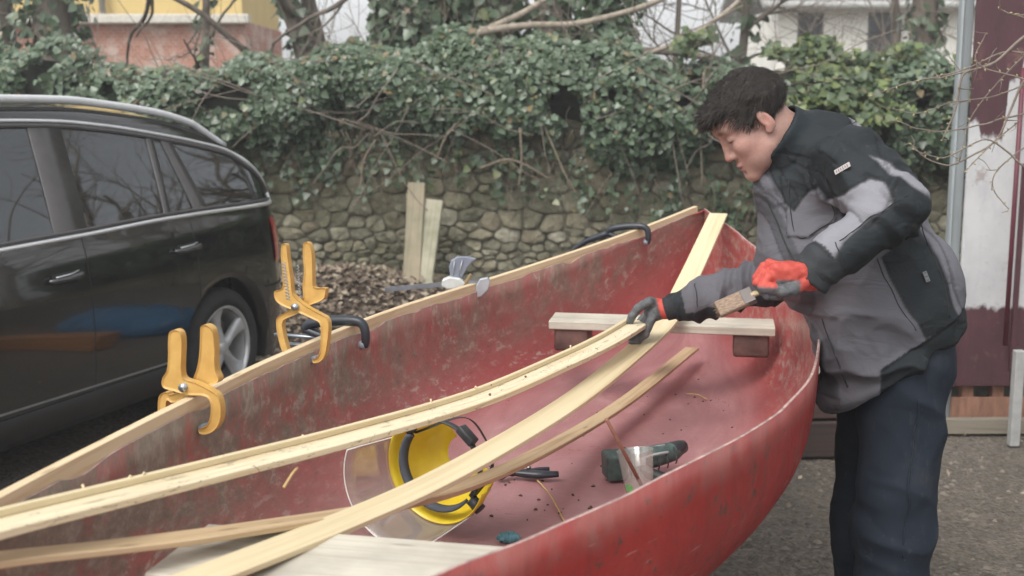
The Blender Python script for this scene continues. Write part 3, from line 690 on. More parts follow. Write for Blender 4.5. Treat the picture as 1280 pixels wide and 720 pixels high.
# fence posts leaning on the wall
def post(pts, wdt, th, label, col, Yb=8.35):
    top, bot = pts; pt = PY(top[0], top[1], 8.75); pb = PY(bot[0], bot[1], Yb); d = nrm(pt - pb); pb = pb - d * (pb[2] / d[2]) 
    v, f, uv = ribbon([pb, pt], wdt, th, 12, up=(0, -1, .1), ch=.006)
    tag(obj('fence_post', v, f, wood('post_wood_' + str(top[0]), col, tuple(c * .55 for c in col), .85, .6, grey=(.2, .2, .13)), None, loc=pb, uv=uv, smooth=False), label, 'post')
post(((521, 230), (512, 400)), .125, .07, 'taller flat topped post leaning on the stone wall', (.37, .31, .22))
post(((541, 252), (521, 400)), .15, .09, 'shorter pale post leaning beside the taller one', (.46, .43, .32))

# twiggy branch reaching in from the right, from a shrub outside the frame
def twigs():
    root = empty('bare_shrub', (2.75, 4.1, 0), 'bare budding branch reaching in at upper right in front of the maroon boards', 'shrub'); r = np.random.default_rng(61); mb = MB()
    mb.add(*tube(crspline([(2.75, 4.1, 0), (2.72, 4.1, .8), (2.6, 4.1, 1.5), (2.45, 4.1, 2.3)], 20), [.035, .02], 8)); mb.build('stem', M_bark, root)
    tw = MB(); bd = MB(); Y = 4.1
    lines = [([(1330, 20), (1278, 48), (1242, 78), (1205, 92), (1195, 135), (1178, 175)], .006),
             ([(1242, 78), (1190, 95), (1150, 100)], .004), ([(1340, 110), (1280, 100), (1222, 78), (1232, 42)], .004),
             ([(1350, 70), (1260, 65), (1200, 88), (1130, 105), (1090, 120)], .0035),
             ([(1330, 130), (1262, 145), (1225, 155), (1170, 165), (1120, 150)], .004), ([(1300, 230), (1262, 190), (1230, 175), (1180, 198), (1140, 185)], .004),
             ([(1340, 60), (1285, 95), (1262, 140), (1245, 175), (1205, 200), (1170, 203), (1135, 180)], .005),
             ([(1290, 60), (1255, 95), (1215, 145), (1200, 200)], .003), ([(1275, 150), (1235, 185), (1205, 215)], .003),
             ([(1300, 170), (1250, 210), (1240, 235), (1262, 260)], .003), ([(1285, 105), (1240, 120), (1190, 128), (1150, 140), (1115, 135)], .003), ([(1330, 5), (1280, 20), (1250, 12)], .004)]
    for k, (l, rr) in enumerate(lines):
        P = crspline([PY(a, b, Y + .05 * math.sin(k * 2.1)) for a, b in l], 30); P = P + fbm(np.stack([P[:, 0] * 14, P[:, 2] * 14, P[:, 0] * 0 + k], -1), 2)[:, None] * .006
        tw.add(*tube(P, [rr, rr * .45], 6))
        for j in range(2, 30, 3):
            d = nrm(r.normal(0, 1, 3)) * .012; bd.add(*tube([P[j], P[j] + d * .6, P[j] + d], [.0015, .0032, .0008], 5))
            if j % 9 == 2: q = nrm(r.normal(0, 1, 3)) * r.uniform(.03, .08); tw.add(*tube(crspline([P[j], P[j] + q * .5 + r.normal(0, .005, 3), P[j] + q], 6), [rr * .5, .0008], 4))
    tw.add(*tube(crspline([(2.5, 4.1, 2.15), PY(1400, 60, Y), PY(1330, 20, Y)], 12), .008, 6)); tw.add(*tube(crspline([(2.6, 4.1, 1.5), PY(1420, 140, Y), PY(1340, 130, Y)], 12), .008, 6)); tw.add(*tube(crspline([(2.68, 4.1, 1.2), PY(1400, 240, Y), PY(1300, 230, Y)], 12), .008, 6))
    tw.add(bd.v, bd.f, 1); tw.build('twigs', [M_twig, simple('bud', (.36, .3, .16), .6)], root)
twigs()
# surroundings on the camera side that the car paint reflects
def back_hedge():
    r = np.random.default_rng(91); n = 5000; t = r.random(n); x = 4.6 + 1.2 * t; y = 5.6 - 9 * t; z = r.uniform(.1, 1.7, n) + .2 * np.sin(t * 20)
    P = np.stack([x + r.normal(0, .25, n), y, z], -1); V, F = leafgeo(P, np.tile([-.9, 0, .4], (n, 1)), .12, r); root = empty('hedge', (5, 1, 0), 'evergreen hedge along the right side of the yard outside the view', 'hedge'); obj('leaves', V, F, M_ivy, root)
    b = MB(); b.add(*box((5.35, 1.1, .8), (9, .35, 1.6), rotz(math.atan2(-9, 1.2)))); b.build('shade_backing', M_dark, root)  # dark box inside the hedge leaves, its colour standing in for shade
back_hedge()

# bare trees to the right of the yard (their twigs show in the car windows)
for k, (x_, y_) in enumerate(((6.2, 10.2), (7.6, 11.6), (9.2, 12.6), (8.2, 9.4), (5.4, 12.4))):
    tree([np.array([x_, y_, 0]), np.array([x_ + .1, y_, 1.5]), np.array([x_ - .1, y_ + .1, 3.0]), np.array([x_ + .1, y_, 4.6])], .12, ['bare twiggy tree beyond the right end of the wall, nearest the yard', 'bare twiggy tree second from the yard beyond the right end of the wall', 'bare twiggy tree farthest right beyond the wall', 'bare twiggy tree in the right corner before the far trees', 'bare twiggy tree farthest back beyond the right end of the wall'][k], 12, (300, .2, .2, .15), 100 + k, M_bark2, 3, 1.9, False)

# unseen tarp and boards behind the canoe, added to tint the car door reflections
def heap():
    c = np.array([.75, 6.75, 0.0])
    def f(g):
        d = ell(g, c + [0, 0, .04], (.75, .32, .24)); d = smin(d, ell(g, c + [-.45, .05, .05], (.35, .25, .20)), .08); d = d + .03 * vnoise(g * 7) + .012 * vnoise(g * 19 + 3); return smax(d, -(g[..., 2] - .005), .01)
    v, q = snet(f, c - [1.1, .6, .05], c + [1.1, .6, .45], .03); tag(obj('tarpaulin', v, q, simple('added_blue_tarp', (.03, .13, .26), .35, var=.2), None, loc=c), 'blue tarpaulin heap added unseen behind the canoe bow for the car door reflection', 'tarpaulin')
    for k in range(3):
        v, f_, uv = ribbon([(-.05, 6.2 + .02 * k, .03 + .05 * k), (1.3, 6.05 - .02 * k, .03 + .05 * k)], .16, .046, 8); tag(obj('board', v, f_, wood('added_orange_board_%d' % k, (.46, .22, .08), (.3, .13, .05)), None, loc=(-.05, 6.2, 0), uv=uv, smooth=False), ['bottom', 'middle', 'top'][k] + ' orange brown board of the unseen stack behind the bow, added for door reflections', 'board', 'boards added behind the canoe for reflections')
heap()

# thin damp air that veils the background a little
hb_ = MB(); hb_.add([(x, y, z) for x in (-290, 290) for y in (-50, 390) for z in (-1.2, 14.0)], [(0, 1, 3, 2), (4, 6, 7, 5), (0, 4, 5, 1), (2, 3, 7, 6), (0, 2, 6, 4), (1, 5, 7, 3)])
hm = bpy.data.materials.new('thin_haze'); hm.use_nodes = True; hn_ = hm.node_tree; hn_.nodes.remove(hn_.nodes['Principled BSDF']); pv_h = hn_.nodes.new('ShaderNodeVolumePrincipled'); pv_h.inputs['Color'].default_value = (.98, .99, 1, 1); pv_h.inputs['Density'].default_value = .0048; pv_h.inputs['Anisotropy'].default_value = .2
hn_.links.new(pv_h.outputs[0], hn_.nodes['Material Output'].inputs['Volume']); tag(hb_.build('haze', hm, None, smooth=False), 'thin pale haze in the damp air', 'haze', None, 'stuff')
# ================================================================ car
CAR_A = math.radians(21)
CW = PZ(282, 515, 0)                                   # rear wheel on the ground, outer side plane
CR = np.array([math.sin(CAR_A), math.cos(CAR_A), 0]);  # towards the tail
CN = np.array([math.cos(CAR_A), -math.sin(CAR_A), 0])  # out of the near side
def CP(s, w, z): return CW - CR * s - CN * w + np.array([0, 0, z])
SR, SF = -.86, 3.55
c_z = lambda s: pchip([-.86, -.845, -.80, -.72, -.6, -.45, -.3, 0, .4, .9, 1.3, 1.7, 1.95, 2.3, 2.65, 3.2, 3.42, 3.52, 3.55], [.62, .86, 1.03, 1.16, 1.30, 1.42, 1.50, 1.565, 1.61, 1.625, 1.615, 1.56, 1.46, 1.27, 1.09, .98, .88, .74, .55], s)
r_z = lambda s: np.minimum(pchip([-.86, -.8, -.75, -.66, -.49, -.32, -.18, .03, .34, .7, 1.1, 1.5, 1.8, 2.1, 2.5, 3.2, 3.55], [.60, .90, 1.03, 1.165, 1.305, 1.375, 1.425, 1.475, 1.515, 1.545, 1.55, 1.53, 1.45, 1.27, 1.04, .93, .5], s), c_z(s) - .012)
g_z0 = lambda s: pchip([-.672, -.655, -.6, -.52, -.36, -.12, .2, .49, .84, 1.15, 1.5, 1.8, 2.15, 2.4], [1.03, 1.10, 1.175, 1.235, 1.322, 1.375, 1.428, 1.468, 1.498, 1.505, 1.485, 1.39, 1.19, 1.03], s)
def b_z(s): return np.minimum(pchip([-.9, -.35, .05, .34, .9, 1.4, 2.0, 2.6, 3.2, 3.55], [1.035, 1.035, 1.037, 1.036, 1.02, 1.01, .995, .96, .90, .5], s), r_z(s) - .03)
def g_z(s): return np.where((s < -.672) | (s > 2.4), b_z(s) + .004, np.clip(g_z0(s), b_z(s) + .004, r_z(s) - .012))
ARCH = .385; HUB = .32
def zb(s):
    z = np.full_like(s, .2); z = z + .02 * sstep(-.5, -.86, s)
    for c in (-.06, 2.62):
        d = ARCH ** 2 - (s - c) ** 2; z = np.where(d > 0, np.maximum(z, HUB - .01 + np.sqrt(np.maximum(d, 0))), z)
    return z
def wadd(s): return .30 * np.clip((-.42 - s) / .44, 0, 1) ** 2.6 + .5 * np.clip((s - 2.75) / .8, 0, 1) ** 2.4
def wside(z, b): return np.interp(z, [0, .2, .3, .42, .6, .76, .80, .90, .95, 1.03], [.10, .045, .022, .006, .0, .004, .006, .022, .03, .055])
def Wof(s, z):     # inward distance of the side surface
    s = np.asarray(s, float); z = np.asarray(z, float); b = b_z(s); g = np.maximum(r_z(s) - .03, b + .01)
    up = .055 + (np.clip((z - b) / (1.53 - 1.03), 0, 1)) ** 1.08 * .235
    return np.where(z <= b, wside(z, b), up) + wadd(s)
S_arch = [c + ARCH * math.cos(a) for c in (-.06, 2.62) for a in np.linspace(0, math.pi, 25)]
SS = np.unique(np.round(np.concatenate([np.linspace(SR, -.6, 26), np.linspace(-.6, SF, 150), S_arch, [-.672, -.671, .165, .171, .945, .951, 2.10, 2.106]]), 4))
low = [.2, .27, .34, .42, .52, .60, .68, .76, .80, .85, .90, .95, .99]
def ring(s):
    z0 = float(zb(np.array([s]))[0]); b = float(b_z(np.array([s]))[0]); g = float(g_z(np.array([s]))[0]); r = float(r_z(np.array([s]))[0]); c = float(c_z(np.array([s]))[0])
    P = []; P.append((.16 + float(wadd(s)), z0)); 
    for z in low:
        zz = z if z0 < .23 else z0 + (z - .2) / (b - .2) * (b - z0); zz = min(zz, b - .004); P.append((float(Wof(s, zz)), zz))
    P.append((float(Wof(s, b)), b))
    for u in (.25, .5, .75): zz = b + (g - b) * u; P.append((float(Wof(s, zz)), zz))
    P.append((float(Wof(s, g)), g)); wr = float(Wof(s, r)); P.append((wr, r))
    wc = .90
    for u in (.06, .15, .3, .5, .75, 1.0): P.append((wr + (wc - wr) * u, r + (c - r) * (1 - (1 - u) ** 2.6)))
    P += [(2 * wc - a, z) for a, z in P[-2::-1]]; return P
R_ = [ring(s) for s in SS]; NR = len(R_[0]); IB = 1 + len(low); IG = IB + 4
def paint():
    t = NT('black_car_paint'); co = t.coord('Object'); n = t.noise(co, 3, 5, .6); t.set('Base Color', t.ramp(n, [(.3, (.004, .004, .0045)), (.7, (.007, .0065, .0065))]))
    t.set('Metallic', .0); t.set('Roughness', t.mr(n, .3, .7, .08, .16)); t.set('Coat Weight', 1.0); t.set('Coat Roughness', .03); t.set('Specular IOR Level', .5); t.bump(t.noise(co, 2.2, 2), .03, .01); return t.m
M_paint = paint(); M_blackp = simple('black_trim', (.03, .03, .032), .45, var=.2); M_under = simple('underbody', (.012, .012, .012), .95)
M_chrome = simple('satin_chrome', (.80, .81, .82), .34, metal=.75, var=.03)
def glassmat():
    t = NT('car_glass'); gl = t.node('ShaderNodeBsdfGlossy'); gl.inputs['Roughness'].default_value = .02; gl.inputs['Color'].default_value = (.9, .93, .95, 1)
    tr = t.node('ShaderNodeBsdfTransparent'); tr.inputs[0].default_value = (.30, .36, .36, 1); fr = t.node('ShaderNodeFresnel'); fr.inputs[0].default_value = 1.75
    mx = t.node('ShaderNodeMixShader'); t.l.new(t.math('ADD', fr.outputs[0], .05), mx.inputs[0]); t.l.new(tr.outputs[0], mx.inputs[1]); t.l.new(gl.outputs[0], mx.inputs[2]); t.l.new(mx.outputs[0], t.out.inputs[0]); return t.m
M_cglass = glassmat()
car = empty('parked_car', CP(1.3, .9, 0), 'glossy black estate car parked with its tail towards the stone wall', 'car')
allv = [CP(s, w_, z) for s, R in zip(SS, R_) for (w_, z) in R]
groups = {}
def put(key, f): groups.setdefault(key, []).append(f)
for i in range(len(SS) - 1):
    s0, s1 = SS[i], SS[i + 1]; sm = (s0 + s1) / 2
    for k in range(NR - 1):
        f = (i * NR + k, i * NR + k + 1, (i + 1) * NR + k + 1, (i + 1) * NR + k)
        near = k < NR / 2; kk = k if near else NR - 2 - k
        if IB <= kk < IG and -.672 < sm < 2.35:
            key = ('glass', near, 0 if sm < .12 else (1 if sm < .95 else 2)); 
            if sm > 2.12: key = 'body'
        elif IG <= kk < IG + 1 and False: key = 'body'
        elif kk >= IG + 2 and 1.72 < sm < 2.58: key = 'windscreen'
        elif kk >= IG + 2 and -.80 < sm < -.40: key = 'rear_window'
        elif 1 <= kk < IB and .171 < s0 + .001 and s1 < .946 and True: key = ('rear', near)
        elif 1 <= kk < IB and .950 < s0 + .001 and s1 < 2.101: key = ('front', near)
        elif 1 <= kk < IB and (abs(sm - .168) < .0035 or abs(sm - .948) < .0035 or abs(sm - 2.103) < .0035): key = ('gap', near, round(sm, 1))
        else: key = 'body'
        put(key, f)
def sub(name, key, mat, parent, label=None):
    F = np.array(groups[key]); u, inv = np.unique(F, return_inverse=True); V = np.array(allv)[u]
    o = obj(name, V, inv.reshape(F.shape), mat, parent)
    if label: o['label'] = label
    return o
# caps at nose and tail
body = sub('body', 'body', M_paint, car)
for idx_, nm in ((0, 'tail_panel'), (len(SS) - 1, 'nose_panel')):
    V = [CP(SS[idx_], w_, z) for (w_, z) in R_[idx_]]; obj(nm, V, [tuple(range(NR))], M_paint, car, smooth=False)
[sub('door_gap', k_, M_under, car) for k_ in list(groups) if isinstance(k_, tuple) and k_[0] == 'gap']
doors = {}
for key, nm in ((('rear', True), 'door'), (('rear', False), 'door'), (('front', True), 'door'), (('front', False), 'door')): doors[key] = sub(nm, key, M_paint, car)
for key in list(groups):
    if isinstance(key, tuple) and key[0] == 'glass': sub('side_window', key, M_cglass, car)
sub('windscreen', 'windscreen', M_cglass, car); sub('rear_window', 'rear_window', M_cglass, car)
def sp(s, z, out=.0): return CP(s, float(Wof(s, z)) - out, z)
def patch(top, bot, out, name, mat, parent, n=10, thick=.006):
    """strip on the side surface: top=(s0,s1,z) bottom=(s0,s1,z)"""
    V = []; F = []
    for i in range(n + 1):
        u = i / n; z = bot[2] * (1 - u) + top[2] * u
        for q in (0, 1):
            s = bot[q] * (1 - u) + top[q] * u; V.append(sp(s, z, out)); V.append(sp(s, z, out - thick))
    for i in range(n):
        a = i * 4; b = a + 4; F += [(a, a + 2, b + 2, b), (a, b, b + 1, a + 1), (a + 2, a + 3, b + 3, b + 2)]
    return obj(name, V, F, mat, parent)
M_pil = simple('gloss_black_pillar', (.06, .055, .054), .38, var=.12, coat=.3)
patch((.79, .985, 1.502), (.90, 1.10, 1.024), .006, 'door_pillar', M_pil, car)
patch((.195, .245, 1.43), (.31, .355, 1.042), .006, 'window_divider', M_pil, car)
patch((.075, .15, 1.415), (.0, .115, 1.042), .006, 'door_pillar', M_pil, car)
# dark frame round the glass
fr = MB(); ss = np.linspace(-.655, 2.0, 80); fr.add(*tube([sp(s, float(g_z(np.array([s]))[0]) - .010, .002) for s in ss], .013, 6)); fr.add(*tube([sp(s, float(b_z(np.array([s]))[0]) + .022, .003) for s in np.linspace(-.64, 2.1, 60)], .009, 6))
fr.build('window_frame', M_pil, car)
# satin trim round the windows
P = [sp(s, float(b_z(np.array([s]))[0]) + .002, .007) for s in np.linspace(2.25, -.64, 70)]
P += [sp(s, z, .004) for s, z in ((-.668, 1.045), (-.682, 1.065), (-.684, 1.09), (-.672, 1.12))]
P += [sp(s, float(g_z(np.array([s]))[0]) + .012, .008) for s in np.linspace(-.63, 2.1, 80)]
tr = MB(); tr.add(*tube(P, [.010] * 60 + [.011] * 10 + [.014] * 8 + [.009] * 72, 8)); tr.build('window_trim', M_chrome, car)
# silver roof rails, paled to carry the sky reflection of the roof side
M_rail = simple('sky_pale_silver_rail', (.66, .67, .68), .5, metal=.15, var=.05)
for sg in (0, 1):
    rr = MB(); ss = np.linspace(-.42, 1.75, 60)
    def rp(s, dz): 
        w_ = float(Wof(s, float(r_z(np.array([s]))[0]))) + .045; return CP(s, w_ if sg == 0 else 1.8 - w_, float(r_z(np.array([s]))[0]) + dz)
    rr.add(*tube([rp(s, .018 + .040 * min(1, (s + .42) / .22, (1.75 - s) / .2)) for s in ss], .019, 8)); rr.build('roof_rail', M_rail, car)
    gp = MB(); gp.add(*tube([rp(s, .012) for s in ss], .014, 6)); gp.build('rail_base', M_blackp, car)
# door handles
M_hand = simple('handle_paint', (.02, .02, .022), .2, var=.1, coat=1.0)
for s_, z_, dk in ((.245, .885, ('rear', True)), (1.10, .86, ('front', True))):
    h = MB(); P = crspline([sp(s_ - .09, z_ + .006, .004), sp(s_ - .07, z_ + .004, .03), sp(s_, z_, .036), sp(s_ + .075, z_ - .003, .03), sp(s_ + .1, z_ - .005, .004)], 16)
    h.add(*tube(P, [.012, .014, .014, .012, .010], 8)); h.build('door_handle', M_hand, doors[dk]); 
    c = MB(); c.add(*box(sp(s_ + .0, z_ - .002, .0005), (.15, .012, .045), axes(CR))); c.build('handle_recess', M_under, doors[dk])
    k = MB(); k.add(*tube(crspline([sp(s_ - .085, z_ + .02, .006), sp(s_, z_ + .018, .04), sp(s_ + .08, z_ + .012, .03)], 12), .0032, 6)); k.build('handle_trim', M_chrome, doors[dk])
# crease and sill lines
cr = MB(); cr.add(*tube([sp(s, .345 + .01 * s, .002) for s in np.linspace(.42, 2.2, 30)], .005, 5)); cr.build('sill_strip', simple('grey_strip', (.16, .16, .16), .4), car)
sk = MB()
v_, f_ = [], []
for i, s in enumerate(np.linspace(.40, 2.22, 40)):
    for z, o in ((.335, .004), (.31, .016), (.25, .018), (.20, .0), (.19, -.1)): v_.append(sp(s, z, o))
for i in range(39):
    for k in range(4): a = i * 5 + k; f_.append((a, a + 1, a + 6, a + 5))
sk.add(v_, f_); sk.build('side_skirt', simple('skirt_black', (.016, .015, .015), .42, var=.2, scale=6), car)
# tail light on the corner
def lamp(name, sa, sb_, za, zb_, mat, parent):
    V = []; n = 12
    for i in range(n + 1):
        for j in range(9):
            s = sa + (sb_ - sa) * i / n; z = za + (zb_ - za) * j / 8; V.append(sp(s, z - .12 * (i / n) * 0, .007 * math.sin(math.pi * min(1, max(0, (j / 8)))) ** .3 + .003))
    F = [(i * 9 + j, i * 9 + j + 1, i * 9 + 10 + j, i * 9 + 9 + j) for i in range(n) for j in range(8)]
    return obj(name, V, F, mat, parent)
tl = NT('tail_lamp_red'); tl.set('Base Color', (.42, .012, .016)); tl.set('Roughness', .12); tl.set('Coat Weight', 1.0)
lamp('tail_light', -.53, -.80, .72, .96, tl.m, car)
for k in (0,):   # far side lamp
    V = [CP(s, 1.8 - (float(Wof(s, z)) - .006), z) for s in np.linspace(-.6, -.8, 8) for z in np.linspace(.78, .97, 5)]; obj('tail_light', V, [(i * 5 + j, i * 5 + j + 1, i * 5 + 6 + j, i * 5 + 5 + j) for i in range(7) for j in range(4)], tl.m, car)
# headlights, bumper line (beyond the picture edge)
hl = NT('headlamp'); hl.set('Base Color', (.6, .62, .65)); hl.set('Roughness', .1); hl.set('Metallic', .6)
for sg in (0, 1):
    V = [CP(s, (float(Wof(s, z)) - .006) if sg == 0 else 1.8 - (float(Wof(s, z)) - .006), z) for s in np.linspace(3.05, 3.4, 8) for z in np.linspace(.66, .82, 5)]; obj('headlight', V, [(i * 5 + j, i * 5 + j + 1, i * 5 + 6 + j, i * 5 + 5 + j) for i in range(7) for j in range(4)], hl.m, car)
# wing mirror
mm = MB(); mv, mf = snet(lambda g: ell(g, sp(2.02, 1.08, .13), (.11, .055, .07), np.stack([CN, CR, np.array([0, 0, 1])], 1)), sp(2.02, 1.08, .13) - .16, sp(2.02, 1.08, .13) + .16, .012); mm.add(mv, mf); mm.add(*tube([sp(2.02, 1.02, 0), sp(2.02, 1.05, .09)], .02, 6)); mm.build('wing_mirror', M_paint, car)
# floor, wheel wells, inside
ub = MB()
ub.add(*box(CP(1.31, .9, .26), (.02 + 1.35, 1.9 - .25, .1), np.stack([CR, -CN, np.array([0, 0, 1])], 1) @ np.array([[0, 1, 0], [1, 0, 0], [0, 0, 1]]).T if False else axes(-CR)))
ub.v = []; ub.f = []; ub.m = []
ub.add(*box(CP(1.31, .9, .30), (1.84, 1.6, .16), axes(-CR))); ub.add(*box(CP(-.6, .9, .36), (.38, 1.3, .2), axes(-CR))); ub.add(*box(CP(3.2, .9, .36), (.4, 1.2, .2), axes(-CR)))
ub.add(*box(CP(-.06, .9, .55), (.84, 1.1, .5), axes(-CR))); ub.add(*box(CP(2.62, .9, .55), (.84, 1.1, .5), axes(-CR)))
ub.build('underbody', M_under, car, smooth=False)
for c0 in (-.06, 2.62):
    for sg in (0, 1):
        V = []; 
        for a in np.linspace(0, math.pi, 20):
            for w_ in (.045, .36): V.append(CP(c0 + (ARCH + .005) * math.cos(a), w_ if sg == 0 else 1.8 - w_, HUB - .01 + (ARCH + .005) * math.sin(a)))
        obj('wheel_arch', V, [(2 * i, 2 * i + 1, 2 * i + 3, 2 * i + 2) for i in range(19)], M_under, car)
M_seat = simple('seat_cloth', (.06, .06, .062), .85, var=.2, scale=30); M_tr = simple('grey_cabin_trim', (.17, .18, .18), .8)
ins = MB(); ins.add(*box(CP(.85, .9, .80), (2.7, 1.60, .06), axes(-CR))); ins.build('cabin_floor', M_blackp, car, smooth=False)
for s_, w_, nm in ((.98, .45, 'seat'), (.98, 1.35, 'seat'), (.12, .45, 'seat'), (.12, 1.35, 'seat')):
    up = nrm(np.array([0, 0, 1]) + CR * .28)
    def f(g, s_=s_, w_=w_, up=up):
        a = CP(s_, w_, .84); R = axes(np.cross(up, CR) * -1, up)
        d = ell(g, a + up * .2, (.25, .08, .34), R); h = ell(g, a + up * .56, (.13, .05, .10), R); p = cap(g, a + up * .4, a + up * .55 + CN * 0, .02, .02); return smin(smin(d, h, .02), p, .02)
    a = CP(s_, w_, .84); v_, q_ = snet(f, a - np.array([.4, .4, .2]), a + np.array([.4, .5, .75]), .022); obj('seat', v_, q_, M_seat, car)
# wheels
M_tyre = simple('tyre_rubber', (.022, .022, .022), .85, var=.3, scale=30, bump=.3); M_rim = simple('alloy_rim', (.50, .505, .51), .34, metal=.45, var=.1, scale=15)
def wheel(c):
    """c centre on the axle at the outer face; outer side looks along axis"""
    root = obj('wheel', *lathe([(.205, -.01), (.222, 0.0), (.23, .004), (.228, .012), (.262, .016), (.295, .010), (.312, -.012), (.32, -.04), (.32, -.17), (.31, -.2), (.28, -.21), (.22, -.2)], 56, c[0], c[1]), M_tyre, car)
    m = MB(); m.add(*lathe([(.228, .008), (.219, .012), (.212, .004), (.205, -.02), (.2, -.09), (.2, -.19)], 56, *c)); 
    cc, R = c
    for k in range(5):
        a = 2 * math.pi * k / 5 + math.pi / 2 + .18; d = R @ np.array([math.cos(a), math.sin(a), 0]); t_ = R @ np.array([-math.sin(a), math.cos(a), 0]); ax = R[:, 2]
        V = []; F = []
        prof = [(.03, .034, -.008), (.07, .026, -.006), (.12, .027, -.012), (.165, .034, -.010), (.208, .050, .002)]
        for (rr, hw, h) in prof:
            for (q, dz) in ((-1, -.030), (-1, -.006), (-.45, .008), (.45, .008), (1, -.006), (1, -.030)): V.append(cc + d * rr + t_ * hw * q + ax * (h + dz - (.006 if abs(q) < .5 and rr > .09 else 0) * 1.3))
        for i in range(4):
            for j in range(5): F.append((i * 6 + j, i * 6 + j + 1, i * 6 + 7 + j, i * 6 + 6 + j))
        m.add(V, F)
    m.add(*lathe([(0.0, .004), (.03, .003), (.045, -.004), (.05, -.03)], 24, *c)); m.build('rim', M_rim, root)
    d_ = MB(); d_.add(*lathe([(0.0, -.06), (.15, -.06), (.15, -.08), (0, -.08)], 32, *c)); d_.add(*lathe([(0, -.185), (.2, -.185)], 32, *c)); d_.build('brake_disc', simple('brake_steel', (.12, .11, .10), .5, metal=.6), root)
    return root
for s_ in (-.06, 2.62):
    for sg in (0, 1):
        axd = CN if sg == 0 else -CN; R = np.stack([CR, np.cross(axd, CR), axd], 1)
        wheel((CP(s_, .035 if sg == 0 else 1.765, .32), R))
# tail wiper and number plate area stay off the visible side; bumper shelf line
bm = MB(); bm.add(*tube([sp(s, .60, .004) for s in np.linspace(-.42, -.84, 20)], .004, 5)); bm.build('bumper_seam', M_under, car)
# ================================================================ canoe
S0 = np.array([-.87, .47, 0.0]); BOW = PZ(880, 262, 1.13)
AX = nrm(np.array([BOW[0] - S0[0], BOW[1] - S0[1], 0])); NX = np.array([AX[1], -AX[0], 0]); LEN = float((BOW - S0) @ AX)
def al(p): return float((p - S0) @ AX), float((p - S0) @ NX)
Lpx = [(0, 640, 1.0), (120, 575, 1.0), (250, 507, 1.0), (350, 457, 1.0), (460, 409, 1.0), (590, 364, 1.0), (700, 328, 1.03), (800, 293, 1.075)]
Rpx = [(550, 715, 1.0), (700, 652, 1.0), (870, 573, 1.0), (940, 536, 1.0), (985, 502, 1.0), (1012, 470, 1.0), (1022, 430, 1.005), (1000, 370, 1.025), (937, 303, 1.08)]
La = sorted(al(PZ(*p)) + (p[2],) for p in Lpx); Ra = sorted(al(PZ(*p)) + (p[2],) for p in Rpx)
La = [(0, 0, 1.10), (.35, -.19, 1.06)] + [p for p in La if p[0] > .6] + [(LEN, 0, 1.135)]
Ra = [(0, 0, 1.10), (.30, .17, 1.06)] + [p for p in Ra if p[0] > .45] + [(LEN, 0, 1.135)]
print('L', [(round(a, 2), round(b, 2)) for a, b, c in La]); print('R', [(round(a, 2), round(b, 2)) for a, b, c in Ra])
fL = lambda a: (pchip([p[0] for p in La], [p[1] for p in La], a), pchip([p[0] for p in La], [p[2] for p in La], a))
fR = lambda a: (pchip([p[0] for p in Ra], [p[1] for p in Ra], a), pchip([p[0] for p in Ra], [p[2] for p in Ra], a))
KEEL = lambda a: pchip([0, .25, .7, LEN - .9, LEN - .3, LEN], [.72, .66, .61, .61, .65, .72], a)
def HP(a, v):
    """point of the hull skin, a metres from the stern, v -1 (left rim) .. 0 keel .. 1 (right rim)"""
    a = np.asarray(a, float); v = np.asarray(v, float); lL, zL = fL(a); lR, zR = fR(a); k = KEEL(a)
    e = np.minimum(a, LEN - a); n_ = 1.35 + 2.0 * sstep(0, 1.5, e)
    an = np.clip(np.abs(v), 0, 1) * math.pi / 2; x = np.sin(an) ** (2 / n_); z = 1 - np.cos(an) ** (2 / n_)
    c = (lL + lR) / 2 ; lat = np.where(v < 0, c + (lL - c) * x, c + (lR - c) * x); top = np.where(v < 0, zL, zR)
    zz = k + (top - k) * z; dep = np.clip((top - zz) / (top - k + 1e-9), 0, 1)
    sh = -.26 * sstep(.75, 0, LEN - a) * dep ** 2.2 + .26 * sstep(.75, 0, a) * dep ** 2.2
    return S0 + AX * (a + sh)[..., None] + NX * lat[..., None] + np.stack([0 * a, 0 * a, zz], -1)
na, nv = 240, 81
av = np.concatenate([[0, .004], np.linspace(.02, LEN - .02, na - 4), [LEN - .004, LEN]]); vv = np.linspace(-1, 1, nv) ; vv = np.sign(vv) * np.abs(vv) ** .8
A, Vv = np.meshgrid(av, vv, indexing='ij'); P_in = HP(A, Vv)
# slight dents, and a ragged rim
P_in[..., 2] += .004 * fbm(np.stack([A * 2.2, Vv * 2.5, A * 0], -1), 3) * (1 - np.abs(Vv))
rag = np.maximum(0, fbm(np.stack([av * 9, av * 0, av * 0 + 3], -1), 3)) * .012 + .003
P_in[:, 0, 2] -= rag; P_in[:, 1, 2] -= rag * .4; P_in[:, -1, 2] -= np.maximum(0, fbm(np.stack([av * 5, av * 0, av * 0 + 8], -1), 3)) * .004
da = np.gradient(P_in, axis=0); dv = np.gradient(P_in, axis=1); NN = np.cross(da, dv); NN /= np.linalg.norm(NN, axis=-1)[..., None] + 1e-9
if NN[na // 2, nv // 2, 2] > 0: NN = -NN     # outwards = down at the keel
P_out = P_in + NN * .006
P_out[0] = P_in[0] - AX * .006; P_out[-1] = P_in[-1] + AX * .006
V = np.concatenate([P_in.reshape(-1, 3), P_out.reshape(-1, 3)]); M = na * nv; F = []; MI = []
ids = np.arange(M).reshape(na, nv); q = np.stack([ids[:-1, :-1], ids[:-1, 1:], ids[1:, 1:], ids[1:, :-1]], -1).reshape(-1, 4)
if True: F = np.concatenate([q, q[:, ::-1] + M])
rim = []
